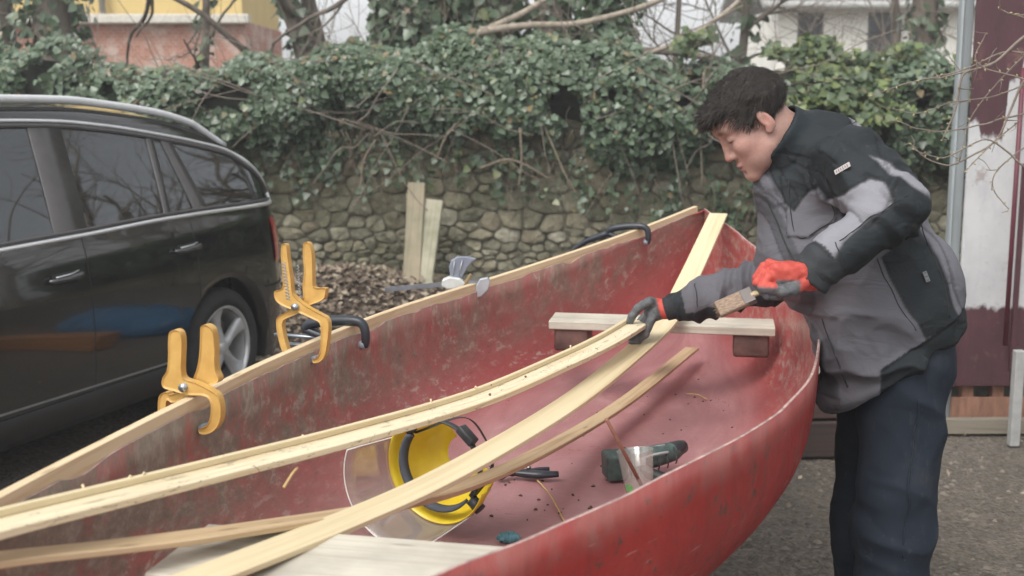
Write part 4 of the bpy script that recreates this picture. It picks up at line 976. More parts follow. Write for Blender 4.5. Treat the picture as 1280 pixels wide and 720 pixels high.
for i in range(na - 1):
    rim.append((ids[i, 0], ids[i + 1, 0], ids[i + 1, 0] + M, ids[i, 0] + M)); rim.append((ids[i, -1] + M, ids[i + 1, -1] + M, ids[i + 1, -1], ids[i, -1]))
F = np.concatenate([F, np.array(rim)]); MI = np.concatenate([np.zeros(len(q)), np.ones(len(q)), np.full(len(rim), 2)])
Aa = np.concatenate([A.ravel(), A.ravel()]); Va = np.concatenate([Vv.ravel(), Vv.ravel()])
def hull_in():
    t = NT('canoe_inside'); at = t.attr('along').outputs['Fac']; ac = t.attr('across').outputs['Fac']
    cx = t.node('ShaderNodeCombineXYZ'); t.l.new(at, cx.inputs[0]); t.l.new(ac, cx.inputs[1]); co = cx.outputs[0]
    def mp(sx, sy, sz=0): m = t.node('ShaderNodeMapping'); m.inputs['Scale'].default_value = (sx, sy, 1); m.inputs['Location'].default_value = (sz, sz, 0); t.l.new(co, m.inputs[0]); return m.outputs[0]
    M = lambda a, b: t.math('MULTIPLY', a, b)
    big = t.noise(mp(1.3, 1.6), 1.5, 5, .6); blot = t.noise(mp(5, 6, 3), 1.0, 9, .74, .3); chip = t.noise(mp(18, 20, 5), 1.0, 10, .76, .2); strk = t.noise(mp(46, 9, 2), 1.0, 6, .7, .8); fine = t.noise(mp(90, 60), 1, 5, .75); sw = t.noise(mp(2.2, 7, 9), 1.2, 6, .62, 1.0)
    aab = t.math('ABSOLUTE', ac); side = t.mr(aab, .38, .66, 0, 1, True); floor = t.mr(aab, .22, .60, 1, 0, True)
    red = t.ramp(big, [(.3, (.30, .055, .053)), (.55, (.37, .082, .078)), (.75, (.43, .13, .12))])
    dusty = t.ramp(sw, [(.3, (.32, .155, .16)), (.55, (.40, .215, .22)), (.75, (.50, .31, .305))])
    c = t.mix(M(floor, .88), red, dusty)
    # sharp pale chips and scratches where gear has rubbed the sides
    zone = t.mr(t.noise(mp(2.2, 2.6, 7), 1.4, 3), .42, .60, .15, 1); c = t.mix(M(M(t.mr(chip, .545, .585, 0, .8), side), zone), c, (.46, .35, .30))
    c = t.mix(M(M(t.mr(strk, .62, .68, 0, .35), side), zone), c, (.40, .27, .23))
    c = t.mix(M(t.mr(chip, .41, .37, 0, .6), side), c, (.16, .07, .06))
    # olive grey grime, strongest under the left rim and towards the stern, with red showing through
    g0 = t.mr(ac, -.60, -.93, 0, 1, True); gs = t.mr(at, 3.4, 1.3, .0, .70, True); gm = M(t.mr(ac, .30, -.50, 0, 1, True), gs)
    gg = t.math('ADD', M(g0, .75), gm); gn = t.mr(t.math('ADD', M(blot, .75), M(strk, .32)), .42, .64, .12, 1.15); gf = t.math('MINIMUM', M(gg, gn), .94)
    grime = t.ramp(chip, [(.32, (.14, .115, .085)), (.5, (.21, .175, .13)), (.64, (.31, .27, .21)), (.75, (.40, .37, .31))])
    c = t.mix(gf, c, grime)
    rw = M(t.mr(ac, .45, .8, 0, 1, True), t.mr(chip, .47, .58, 0, .75)); c = t.mix(rw, c, (.38, .27, .22))
    c = t.mix(t.mr(fine, .66, .72, 0, .6), c, (.12, .07, .06)); c = t.mix(t.mr(fine, .33, .28, 0, .5), c, (.55, .42, .38))
    t.set('Base Color', c); t.set('Roughness', t.mr(t.math('ADD', t.math('ADD', M(fine, .6), M(blot, .4)), gf), .35, 1.3, .24, .85)); t.set('Specular IOR Level', .5)
    t.bump(t.math('ADD', M(chip, .8), M(fine, .4)), .3, .005); return t.m
def hull_out():
    t = NT('canoe_outside'); co = t.coord('Object'); n = t.noise(co, 3, 5, .6); ca = t.attr('along').outputs['Fac']; ac = t.attr('across').outputs['Fac']
    cx = t.node('ShaderNodeCombineXYZ'); t.l.new(ca, cx.inputs[0]); t.l.new(ac, cx.inputs[1])
    def mp(sx, sy, r_=0, l=0): m = t.node('ShaderNodeMapping'); m.inputs['Scale'].default_value = (sx, sy, 1); m.inputs['Rotation'].default_value = (0, 0, r_); m.inputs['Location'].default_value = (l, l, 0); t.l.new(cx.outputs[0], m.inputs[0]); return m.outputs[0]
    s1 = t.noise(mp(6, 5), 1, 9, .74, .8); drip = t.noise(mp(26, 2.6, .05, 4), 1, 6, .65, .5); scr = t.noise(mp(5, 60, .35, 2), 1, 4, .6); scr2 = t.noise(mp(70, 9, -.5, 6), 1, 4, .6); spk = t.noise(co, 30, 6, .78)
    c = t.ramp(n, [(.3, (.25, .020, .018)), (.6, (.35, .028, .025)), (.8, (.42, .05, .044))])
    c = t.mix(t.mr(drip, .52, .66, 0, .42), c, (.14, .03, .026)); c = t.mix(t.mr(s1, .56, .66, 0, .6), c, (.19, .07, .055)); c = t.mix(t.mr(s1, .43, .36, 0, .2), c, (.50, .14, .12))
    c = t.mix(t.mr(scr, .66, .69, 0, .7), c, (.55, .33, .29)); c = t.mix(t.mr(scr2, .67, .70, 0, .6), c, (.12, .05, .045))
    c = t.mix(t.mr(spk, .585, .62, 0, .85), c, (.075, .05, .042))
    edge = t.mr(ac, .955, .998, 0, .5, True); c = t.mix(t.math('MULTIPLY', edge, t.mr(s1, .4, .6, .2, 1)), c, (.42, .22, .19))
    t.set('Base Color', c); t.set('Roughness', t.mr(s1, .35, .65, .30, .60)); t.set('Specular IOR Level', .45); t.bump(t.math('ADD', s1, t.math('MULTIPLY', scr, -.4)), .3, .004); return t.m
M_rimw = simple('worn_rim', (.42, .29, .26), .7, var=.5, scale=30)
canoe = empty('canoe', (S0[0] + AX[0] * 2.5, S0[1] + AX[1] * 2.5, .60), 'worn red open canoe without its inner rails, propped at waist height', 'canoe')
hull = obj('hull', V, F, [hull_in(), hull_out(), M_rimw], canoe, mi=MI, attrs={'along': Aa, 'across': Va})
# weld look: keep the inner and outer skins shaded separately at the rim
def invh(x, y):
    """height of the inner skin under world x, y"""
    p = np.array([x, y, 0.0]); a, l = al(p); v = np.linspace(-1, 1, 400); H = HP(np.full(400, a), v); lat = (H - S0) @ NX; return float(np.interp(l, lat, H[:, 2]))
M_pine = wood('fresh_pine', (.70, .60, .39), (.58, .45, .26), .5, .7, knots=False); M_pine2 = wood('pine_marked', (.74, .65, .46), (.58, .45, .27), marks=.75); M_oldw = wood('aged_lath', (.58, .44, .27), (.36, .24, .13)); M_seatw = wood('seat_board', (.60, .56, .47), (.38, .33, .25), .75, .7, grey=(.36, .33, .28)); M_railw = wood('rail_wood', (.68, .55, .36), (.52, .37, .21), grain=1.4)
# cross seats (boards with blocks)
def seat(pl, pr, width, thick, mat, label, blocks=True):
    pl, pr = np.array(pl), np.array(pr); v, f, uv = ribbon([pl, pr], width, thick, 16, ch=.003)
    s = obj('seat', v, f, mat, canoe, uv=uv, smooth=False); s['label'] = label
    d = nrm(pr - pl); side = nrm(np.cross(d, [0, 0, 1]))
    if blocks:
        for t_, sg in ((.10, -1), (.90, 1)):
            c = pl + (pr - pl) * t_ - np.array([0, 0, thick / 2 + .040]); m = MB(); m.add(*box(c + [0, 0, .004], (.115, .14, .078), axes(d))); o = m.build('seat_block', simple('maroon_block', (.11, .055, .045), .65, var=.45, scale=14, bump=.4), s); bevel(o, .010, 3, 50)
    return s
fa = PZ(686, 402, .885); fb = PZ(969, 411, .885); dd = nrm(fb - fa); back = nrm(np.cross([0, 0, 1], dd)) * 1.0
SW = .165
seat(fa + back * SW / 2 - [0, 0, .012], fb + back * SW / 2 - [0, 0, .012], SW, .028, M_seatw, 'pale cross board at the bow end')
na_ = PZ(221, 690, .905); nb_ = na_ + nrm(np.array([.5, -.13, 0])) * .56
pb = PZ(262, 655, .905)
dn = nrm(PZ(625, 683, .905) - pb); sd = nrm(np.cross([0, 0, 1], dn))
SW2 = .22; seat(pb - sd * SW2 / 2 - [0, 0, .012], pb + dn * .555 - sd * SW2 / 2 - [0, 0, .012], SW2, .026, M_seatw, 'weathered cross board nearest the camera')
# new wooden rail clamped outside the left rim: its own thing
ar = np.linspace(1.02, LEN - .05, 90); Lr = HP(ar, np.full(90, -1.0)); tan = np.gradient(Lr, axis=0); outw = np.cross([0, 0, 1], tan); outw /= np.linalg.norm(outw, axis=1)[:, None]
if (outw[40] @ NX) > 0: outw = -outw
Pr = Lr + outw * .015 + np.array([0, 0, .001]); v, f, uv = ribbon(Pr, .020, .036, 90, resample=False)
tag(obj('wooden_rail', v, f, M_railw, None, loc=Pr[0], uv=uv, smooth=False), 'long thin wooden rail clamped along the outer left rim of the canoe', 'rail')

# ---------------- loose strips
def strip(pts, w_, th, mat, label, roll=0.0, n=70):
    P = [np.array(p) for p in pts]; v, f, uv = ribbon(P, w_, th, n, roll); return tag(obj('wooden_strip', v, f, mat, None, loc=P[0], uv=uv, smooth=False), label, 'wooden strip')
def z2(l): return [PZ(*p) for p in l]
st1 = z2([(60, 806, .955), (230, 732, .935), (420, 657, .90), (560, 594, .885), (700, 512, .885), (775, 455, .895), (832, 402, .918)]) + [PY(860, 350, 4.15), PY(898, 268, 4.85)]
strip(st1, .073, .010, M_pine, 'broad pale new strip bowed from the near board over the far board to the bow', n=90)
st2 = z2([(-160, 706, 1.05), (0, 660, 1.035), (150, 622, 1.015), (300, 584, .995), (450, 545, .975), (600, 500, .955), (700, 457, .95), (760, 428, .955), (806, 400, .96)])
s2 = strip(st2, .064, .012, M_pine2, 'pencil marked strip with a raised back edge held in the glove', 0.0, 80)
P2 = crspline(st2, 80); T2 = np.gradient(P2, axis=0); T2 /= np.linalg.norm(T2, axis=1)[:, None]; S2 = np.cross(T2, [0, 0, 1]); S2 /= np.linalg.norm(S2, axis=1)[:, None]
v, f, uv = ribbon(P2[:-1] - S2[:-1] * .029 + np.array([0, 0, .012]), .012, .011, 80, resample=False); obj('edge_batten', v, f, M_pine, s2, uv=uv, smooth=False)
st3 = z2([(-150, 726, 1.01), (0, 700, .99), (150, 683, .955), (300, 663, .928), (480, 634, .865), (580, 608, .80), (680, 563, .735), (780, 503, .69), (865, 436, .685)])
strip(st3, .05, .010, M_oldw, 'darker brown strip lying lowest on the canoe floor', 0.0, 80)
# wood splinters along strip edge
sv = MB(); r = np.random.default_rng(15)
for k in range(14):
    i = r.integers(8, 70); p = P2[i] - S2[i] * .03 + np.array([0, 0, .016]); d = nrm(r.normal(0, 1, 3)) * .01; sv.add(*tube([p, p + d * .6 + [0, 0, .003], p + d], [.0016, .0026, .001], 5))
tag(sv.build('wood_shavings', M_pine, None, loc=P2[20]), 'curled shavings caught along the strip edge', 'shavings', None, 'stuff')
# debris on canoe floor
def floor_pt(px, py, lift=0.0):
    z = .65
    for _ in range(6): p = PZ(px, py, z); z = invh(p[0], p[1])
    return p + np.array([0, 0, lift])
db = MB(); r = np.random.default_rng(17)
for k in range(70):
    px, py = r.uniform(600, 930), r.uniform(470, 670)
    if r.random() < .35: px, py = r.uniform(640, 800), r.uniform(590, 670)
    p = floor_pt(px, py, .001); s_ = r.uniform(.002, .006)
    d = nrm(np.array([r.normal(), r.normal(), .1])); db.add(*tube([p - d * s_, p + [0, 0, .001], p + d * s_], [s_ * .3, s_ * .7, s_ * .25], 5))
tag(db.build('crumbs', simple('dirt_crumb', (.10, .065, .045), .9, var=.5, scale=60), None, loc=floor_pt(700, 600)), 'dark crumbs and bits scattered on the canoe floor', 'debris', None, 'stuff')
for (a_, b_, lab) in (((858, 494), (884, 501), 'short pale shaving on the floor behind the drill'), ((668, 598), (706, 655), 'long bent straw on the floor by the black clamp'), ((355, 612), (372, 588), 'orange splinter on the left side of the canoe'), ((740, 655), (762, 640), 'small straw near the right rim')):
    p, q_ = floor_pt(*a_, .004), floor_pt(*b_, .004); m = MB(); m.add(*tube(crspline([p, (p + q_) / 2 + np.array([.004, 0, .008]), q_], 10), .0022, 5)); tag(m.build('wood_sliver', simple('straw_%d' % a_[0], (.55, .38, .16), .7), None, loc=p), lab, 'sliver')
pt = floor_pt(648, 640, .005)
# crumpled blue cloth tape near the near board
tp = floor_pt(636, 678, .012)
def ftape(g): return ell(g, tp, (.026, .02, .011)) + .004 * np.sin(g[..., 0] * 400) * np.cos(g[..., 1] * 350)
v, q_ = snet(ftape, tp - .045, tp + .045, .003); tag(obj('rag', v, q_, simple('teal_rag', (.10, .25, .29), .8, var=.4, scale=60), None, loc=tp), 'small crumpled teal rag by the near board', 'rag')

# ---------------- trestles
M_tr2 = wood('trestle_wood', (.42, .32, .2), (.25, .17, .1))
for a_, lab in ((1.0, 'wooden trestle under the stern half of the canoe'), (3.3, 'wooden trestle under the bow half of the canoe')):
    c = S0 + AX * a_; lc = sum(fL(np.array(a_))[:1] + fR(np.array(a_))[:1]) / 2; c = c + NX * float(lc); zt = .61 - .012
    t_ = empty('trestle', (c[0], c[1], 0), lab, 'trestle'); m = MB(); m.add(*box(c + np.array([0, 0, zt - .04]), (.07, .50, .08), axes(AX))); bevel(m.build('top_beam', M_tr2, t_, smooth=False), .003)
    for sx in (-1, 1):
        for sy in (-1, 1):
            m = MB(); a1 = c + AX * .03 * sx + NX * .17 * sy + np.array([0, 0, zt - .08]); a0 = c + AX * .20 * sx + NX * .20 * sy; a0[2] = 0; v, f, uv = ribbon([a0, a1], .07, .035, 4, up=AX); obj('leg', v, f, M_tr2, t_, uv=uv, smooth=False)

# ================================================================ spring clamps on the rail
def smoothpoly(P, k=3):
    P = [np.array(p) for p in P]; n = len(P); out = []
    for i in range(n):
        a, b, c, d = P[i - 1], P[i], P[(i + 1) % n], P[(i + 2) % n]
        for t in np.linspace(0, 1, k, endpoint=False): out.append(tuple(.5 * ((2 * b) + (-a + c) * t + (2 * a - 5 * b + 4 * c - d) * t * t + (-a + 3 * b - 3 * c + d) * t ** 3)))
    return out
def recess(o, rim=.0036, dep=.0035):
    """moulded lever: a raised border round a sunk web"""
    bm = bmesh.new(); bm.from_mesh(o.data); bmesh.ops.recalc_face_normals(bm, faces=bm.faces); bm.faces.ensure_lookup_table(); caps = [f for f in bm.faces if len(f.verts) > 6]
    for f in caps:
        n = f.normal.copy(); r = bmesh.ops.inset_region(bm, faces=[f], thickness=rim, use_even_offset=True, use_boundary=True)
        for v in f.verts: v.co -= n * dep
    bm.to_mesh(o.data); bm.free(); o.data.update()
def sclamp(pivot, ex, ey, label, A_, B_, sc=1 / 1310.0, th=.016, pc=(500, 262), tips=None):
    t = NT('yellow_nylon'); co = t.coord('Object'); t.set('Base Color', t.ramp(t.noise(co, 30, 3), [(.3, (.50, .29, .075)), (.7, (.60, .37, .11))])); t.set('Roughness', .42); t.set('Subsurface Weight', .05)
    M = bpy.data.materials.get('yellow_nylon_shared') or t.m; M.name = 'yellow_nylon_shared'
    ex, ey = nrm(ex), nrm(ey); ez = nrm(np.cross(ex, ey)); 
    if ez[1] > 0: ez = -ez       # towards camera
    root = empty('spring_clamp', pivot, label, 'clamp', 'yellow spring clamps on the canoe rail')
    cv = lambda P: [((x - pc[0]) * sc, -(y - pc[1]) * sc) for x, y in P]
    for poly, off, nm in ((A_, .012, 'lever'), (B_, -.010, 'lever')):
        for part, kind in ((poly, 'x'),):
            pp = smoothpoly(cv(part)); v, f = plate(pp, th, pivot + ez * off, ex, ey); o = obj(nm, v, f, M, root, smooth=False); recess(o); bevel(o, .0012, 2, 40)
            # recessed web: raised border lip drawn as a thin tube following the outline
            c2 = np.mean(np.array(pp), 0)
    m = MB(); m.add(*tube([pivot + ez * .028, pivot + ez * -.024], .0085, 16)); m.build('pivot_pin', M_clampsteel, root)
    # coil spring between the handles
    hp = cv([(492, 130), (500, 240)]); a = pivot + ex * hp[0][0] + ey * hp[0][1]; b = pivot + ex * hp[1][0] + ey * hp[1][1]
    P = [a + (b - a) * u + .0034 * (math.cos(u * 75) * ex + math.sin(u * 75) * ez) for u in np.linspace(0, 1, 150)]; m = MB(); m.add(*tube(P, .0011, 5)); m.build('spring', M_clampsteel, root)
    for tx, ty in tips:
        (x, y), = cv([(tx, ty)]); c = pivot + ex * x + ey * y; m = MB(); m.add(*box(c, (.028, .030, .016), axes(ex + ey * .3, ey))); bevel(m.build('jaw_pad', M_pad, root), .004, 2)
    return root
M_clampsteel = simple('zinc_steel', (.38, .39, .40), .35, metal=.9, var=.1); M_pad = simple('grey_pad', (.20, .22, .25), .6)
A1 = [(449, 66), (456, 61), (466, 66), (472, 110), (482, 175), (486, 215), (500, 232), (540, 258), (598, 282), (614, 290), (622, 315), (616, 375), (606, 415), (590, 434), (566, 441), (562, 430), (580, 420), (590, 395), (594, 340), (588, 308), (560, 296), (500, 276), (450, 262), (424, 245), (419, 218), (436, 212), (452, 198), (450, 150), (446, 100)]
B1 = [(512, 62), (522, 55), (534, 62), (543, 90), (545, 140), (546, 190), (556, 202), (588, 199), (594, 206), (588, 232), (566, 246), (536, 258), (500, 282), (470, 298), (438, 312), (428, 330), (436, 372), (448, 410), (460, 432), (446, 442), (430, 425), (414, 380), (406, 335), (410, 308), (440, 290), (470, 270), (490, 250), (510, 235), (508, 200), (514, 150), (510, 100)]
gt = lambda px, py: PZ(px, py, 1.0)
gd = nrm(gt(460, 409) - gt(250, 507)); acr = nrm(np.array([gd[1], -gd[0], 0]))
c1 = HP(np.array([al(gt(400, 436))[0]]), np.array([-1.0]))[0]
pv = PY(375, 382, c1[1] - .01); sclamp(pv, acr + gd * -.12, (.02, .0, 1), 'yellow spring clamp farther along the rail, beside the car tail', A1, B1, tips=[(552, 434), (455, 434)])
# nearer clamp: measured separately
A2 = [(122, 346), (134, 344), (148, 352), (152, 380), (146, 430), (142, 470), (150, 492), (190, 500), (240, 520), (262, 535), (270, 570), (264, 610), (244, 640), (214, 656), (190, 656), (188, 642), (212, 632), (228, 610), (236, 575), (232, 548), (210, 538), (160, 540), (110, 532), (78, 526), (70, 512), (76, 492), (92, 470), (100, 430), (104, 385), (110, 355)]
B2 = [(200, 336), (214, 330), (230, 336), (240, 352), (242, 400), (238, 440), (240, 470), (248, 490), (240, 505), (200, 520), (168, 534), (130, 556), (96, 574), (76, 578), (62, 572), (56, 590), (56, 640), (46, 656), (28, 654), (26, 610), (32, 568), (44, 552), (62, 548), (70, 556), (110, 540), (150, 510), (164, 490), (178, 460), (190, 410), (196, 360)]
c2 = HP(np.array([al(gt(262, 501))[0]]), np.array([-1.0]))[0]
pv2 = PY(237, 481, c2[1] - .03); sclamp(pv2, acr + gd * -.05, (-.03, 0, 1), 'yellow spring clamp nearest the camera, with its handles squeezed shorter', A2, B2, sc=1 / 1480.0, th=.020, pc=(147, 517), tips=[(178, 648), (40, 650)])

# ---------------- bar clamps
M_nyl = simple('black_nylon', (.022, .026, .034), .38, var=.2); M_bar = simple('clamp_bar', (.30, .33, .37), .35, metal=.8); M_grey = simple('silver_cast', (.42, .44, .47), .4, metal=.5, var=.1)
def barclamp_dark(px, py, label, s=1.0, bar=True, pin=False, z=1.02):
    c = HP(np.array([al(PZ(px, py, z))[0]]), np.array([-1.0]))[0]; root = empty('bar_clamp', c, label, 'clamp', 'dark bar clamps hooked over the canoe rail')
    inn = NX; g = nrm(AX * .93 + NX * (-.0)); up = np.array([0, 0, 1.0])
    # curved jaw reaching over the rail and down inside
    P = crspline([c - inn * .105 * s - up * .002, c - inn * .09 * s + up * .018, c - inn * .04 * s + up * .030, c + inn * .008 + up * .032, c + inn * .03 + up * .018, c + inn * .034 - up * .018, c + inn * .030 - up * .035], 26)
    m = MB(); m.add(*tube(P, [.012, .015, .014, .013, .012, .010], 10)); m.add(*tube(crspline([c - inn * .105 * s, c - inn * .06 * s - up * .014, c - inn * .01 + up * .012], 14), [.012, .010, .009], 8)); m.build('jaw', M_nyl, root)
    m = MB(); m.add(*tube([c + inn * .034 - up * .03, c + inn * .018 - up * .032], .012, 12)); m.build('jaw_pad', M_pad, root)
    b = MB(); e = c - inn * .10 * s
    b.add(*box(e - up * .02 + inn * -.02, (.012, .16, .008), axes(g, up))); 
    if bar: b.add(*tube(crspline([e, e - inn * .10 - up * .04, e - inn * .16 - up * .09], 10), [.014, .012, .010], 8))
    b.build('bar', M_nyl if bar else M_bar, root)
    if pin:
        q = c - inn * .10 * s - up * .045; m = MB(); m.add(*tube([q - inn * .06, q + inn * .05], .007, 12)); m.build('screw_pin', M_clampsteel, root)
    return root
barclamp_dark(458, 408, 'dark bar clamp just behind the farther yellow clamp', 1.4, False, True)
barclamp_dark(800, 293, 'dark bar clamp near the bow with its black bar hanging outside', 1.3, True, z=1.075)
def barclamp_silver():
    c = HP(np.array([al(PZ(600, 360, 1.0))[0]]), np.array([-1.0]))[0]; Y = c[1] - .02
    root = empty('bar_clamp', c, 'silver bar clamp with a fan shaped grip lying across the rail', 'clamp')
    Q = lambda px, py, dy=0: PY(px, py, Y + dy)
    a, b = Q(481, 362, -.02), Q(612, 350, .0); m = MB(); v, f = box((a + b) / 2, (np.linalg.norm(b - a), .008, .018 * .8), axes(b - a)); m.add(v, f); m.build('bar', M_bar, root, smooth=False)
    # jaw arm curving down inside the rim
    pl = [(610, 346), (613, 352), (610, 362), (602, 370), (592, 374), (588, 368), (594, 358), (600, 348)]
    o = Q(600, 358); ex, ey = np.array([1.0, 0, 0]), np.array([0, 0, 1.0]); S = Y * 1.01 / 1500
    cv = lambda P, c0: [((x - c0[0]) * S, -(y - c0[1]) * S) for x, y in P]
    v, f = plate(cv(pl, (600, 358)), .022, o, ex, ey); bevel(obj('jaw', v, f, M_grey, root, smooth=False), .003, 2)
    pl = [(553, 349), (562, 345), (575, 347), (582, 353), (578, 360), (560, 361), (552, 357)]
    v, f = plate(cv(pl, (567, 353)), .034, Q(567, 353), ex, ey); bevel(obj('slider', v, f, simple('pale_cast', (.62, .63, .62), .35, metal=.3), root, smooth=False), .004, 2)
    pl = [(563, 346), (561, 334), (564, 325), (572, 320), (584, 320), (596, 323), (590, 328), (584, 335), (578, 347)]
    v, f = plate(cv(pl, (575, 335)), .018, Q(575, 335, .01), ex, ey); bevel(obj('grip', v, f, simple('blue_grey_grip', (.20, .22, .27), .4, metal=.2), root, smooth=False), .004, 2)
    for d in ((566, 344, 568, 326), (573, 345, 578, 325)):
        m = MB(); m.add(*tube([Q(d[0], d[1], -.004), Q(d[2], d[3], -.004)], .0016, 5)); m.build('grip_rib', M_grey, root)
    pl = [(577, 358), (584, 346), (588, 341), (590, 344), (584, 354), (580, 360)]
    v, f = plate(cv(pl, (583, 350)), .010, Q(583, 350, -.01), ex, ey); bevel(obj('trigger', v, f, simple('brass_trigger', (.30, .22, .12), .5, metal=.4), root, smooth=False), .002, 1)
    m = MB(); m.add(*tube([Q(589, 370), Q(586, 362, .01)], .010, 12)); m.build('jaw_pad', M_pad, root)
barclamp_silver()
# small black clamp on the canoe floor
fc = floor_pt(672, 600, .018); root = empty('hand_clamp', fc, 'small black clamp lying on the canoe floor beside the yellow shield', 'clamp'); SS_ = 2.95 / 1500
o = lambda px, py, dz=0: fc + np.array([(px - 672) * SS_, -(py - 600) * SS_ * 1.2, dz])
for pts, rr in (([(636, 600), (655, 602), (675, 606), (700, 605)], [.012, .016, .016, .011]), ([(640, 602), (658, 596), (675, 588), (688, 585)], [.010, .010, .009, .007])):
    m = MB(); m.add(*tube(crspline([o(a, b, .002 if k else .004) for k, (a, b) in enumerate(pts)], 16), rr, 10, flat=.7)); m.build('arm', M_nyl, root)
m = MB(); m.add(*tube(crspline([o(640, 601, .004), o(630, 604, .006), o(622, 612, .0), o(618, 606, .0)], 12), [.012, .011, .009, .007], 8)); m.build('jaw', M_nyl, root)
m = MB(); m.add(*tube([o(660, 600, .014), o(660, 600, .020)], .006, 12)); m.build('pivot_pin', M_clampsteel, root)

# ================================================================ face shield
def shield():
    Cc = PY(556, 580, 2.68); fl = invh(Cc[0], Cc[1])
    Aa_ = nrm(np.array([-.50, -.86, .03])); B = np.array([-.62, 0.2, -.76]); B = nrm(B - Aa_ * (B @ Aa_)); Wd = np.cross(Aa_, B)
    if Wd[2] < 0: Wd = -Wd
    R = .118
    root = empty('face_shield', (Cc[0], Cc[1], fl), 'yellow browed clear face shield lying on the canoe floor under the strips', 'face shield')
    def surf(prof, ph0, ph1, n=40):
        V = []; 
        for (r_, a_) in prof:
            for k in range(n + 1):
                p = ph0 + (ph1 - ph0) * k / n; V.append(Cc + B * r_ * math.cos(p) + Wd * r_ * math.sin(p) * 1.05 + Aa_ * a_)
        F = [(i * (n + 1) + k, i * (n + 1) + k + 1, (i + 1) * (n + 1) + k + 1, (i + 1) * (n + 1) + k) for i in range(len(prof) - 1) for k in range(n)]
        return V, F
    def sol(o, t): m = o.modifiers.new('thickness', 'SOLIDIFY'); m.thickness = t; m.offset = 0; return o
    ty = NT('yellow_plastic'); ty.set('Base Color', ty.ramp(ty.noise(ty.coord('Object'), 18, 4), [(.3, (.62, .42, .02)), (.7, (.72, .55, .03))])); ty.set('Roughness', .3); ty.set('Subsurface Weight', .08)
    prof = [(R * 1.07, .040), (R * 1.06, .012), (R * 1.0, -.002), (R * .97, -.02), (R * .90, -.045), (R * .78, -.068), (R * .60, -.082), (R * .40, -.088)]
    V, F = surf(prof, math.radians(-112), math.radians(112)); sol(obj('brow_guard', V, F, ty.m, root), .003)
    tv = NT('clear_visor'); gl = tv.node('ShaderNodeBsdfGlossy'); gl.inputs['Roughness'].default_value = .06; tr = tv.node('ShaderNodeBsdfTransparent'); tr.inputs[0].default_value = (.93, .93, .90, 1); df = tv.node('ShaderNodeBsdfDiffuse'); df.inputs[0].default_value = (.75, .72, .66, 1)
    fz = tv.node('ShaderNodeLayerWeight'); fz.inputs[0].default_value = .35; m1 = tv.node('ShaderNodeMixShader'); m2 = tv.node('ShaderNodeMixShader'); m1.inputs[0].default_value = .16
    tv.l.new(tr.outputs[0], m1.inputs[1]); tv.l.new(df.outputs[0], m1.inputs[2]); tv.l.new(tv.mr(fz.outputs['Fresnel'], 0, 1, .03, .35), m2.inputs[0]); tv.l.new(m1.outputs[0], m2.inputs[1]); tv.l.new(gl.outputs[0], m2.inputs[2]); tv.l.new(m2.outputs[0], tv.out.inputs[0])
    pv_ = [(R * 1.09, .01), (R * 1.11, .05), (R * 1.14, .10), (R * 1.17, .15), (R * 1.19, .19)]
    V, F = surf(pv_, math.radians(-80), math.radians(72), 40); vis = sol(obj('visor', V, F, tv.m, root), .0012)
    n = 41; edge = [V[4 * n + k] for k in range(n)]; e1 = [V[i * n] for i in range(5)]; e2 = [V[i * n + 40] for i in range(5)]
    m = MB(); m.add(*tube(e1 + edge + e2[::-1], .0016, 5)); m.build('visor_edge', simple('frosted_edge', (.75, .74, .68), .4), vis)
    mb_ = simple('black_band', (.03, .032, .036), .5, var=.25)
    def band(r1, r2, a1, a2, ph0, ph1, nm, mt, th=.003): V, F = surf([(r1, a1), (r2, a2)], math.radians(ph0), math.radians(ph1), 50); return sol(obj(nm, V, F, mt, root), th)
    band(R * .80, R * .84, .012, .036, -85, 88, 'sweat_band', simple('grey_foam', (.07, .08, .10), .9), .007)
    band(R * .86, R * .86, .004, .022, 84, 276, 'head_strap', mb_)
    # crown strap arching over the ring
    P = crspline([Cc + Wd * R * .86 + Aa_ * .01, Cc + Wd * R * .55 - B * R * .55 - Aa_ * .09, Cc - B * R * .9 * .5 - Aa_ * .12, Cc - Wd * R * .6 - B * R * .35 - Aa_ * .08, Cc - Wd * R * .86 + Aa_ * .01], 24)
    v, f, uv = ribbon(P, .018, .002, 24, up=-Aa_ - B); obj('crown_strap', v, f, mb_, root)
    for sg in (1, -1): m = MB(); p = Cc + Wd * R * 1.0 * sg + Aa_ * .012; m.add(*tube([p - Wd * .012 * sg, p + Wd * .02 * sg], .014, 14)); m.build('side_knob', mb_, root)
    m = MB(); p = Cc - B * R * .88 + Aa_ * .01; m.add(*box(p, (.05, .02, .028), axes(Wd, Aa_))); bevel(m.build('ratchet', mb_, root), .004, 2)
shield()

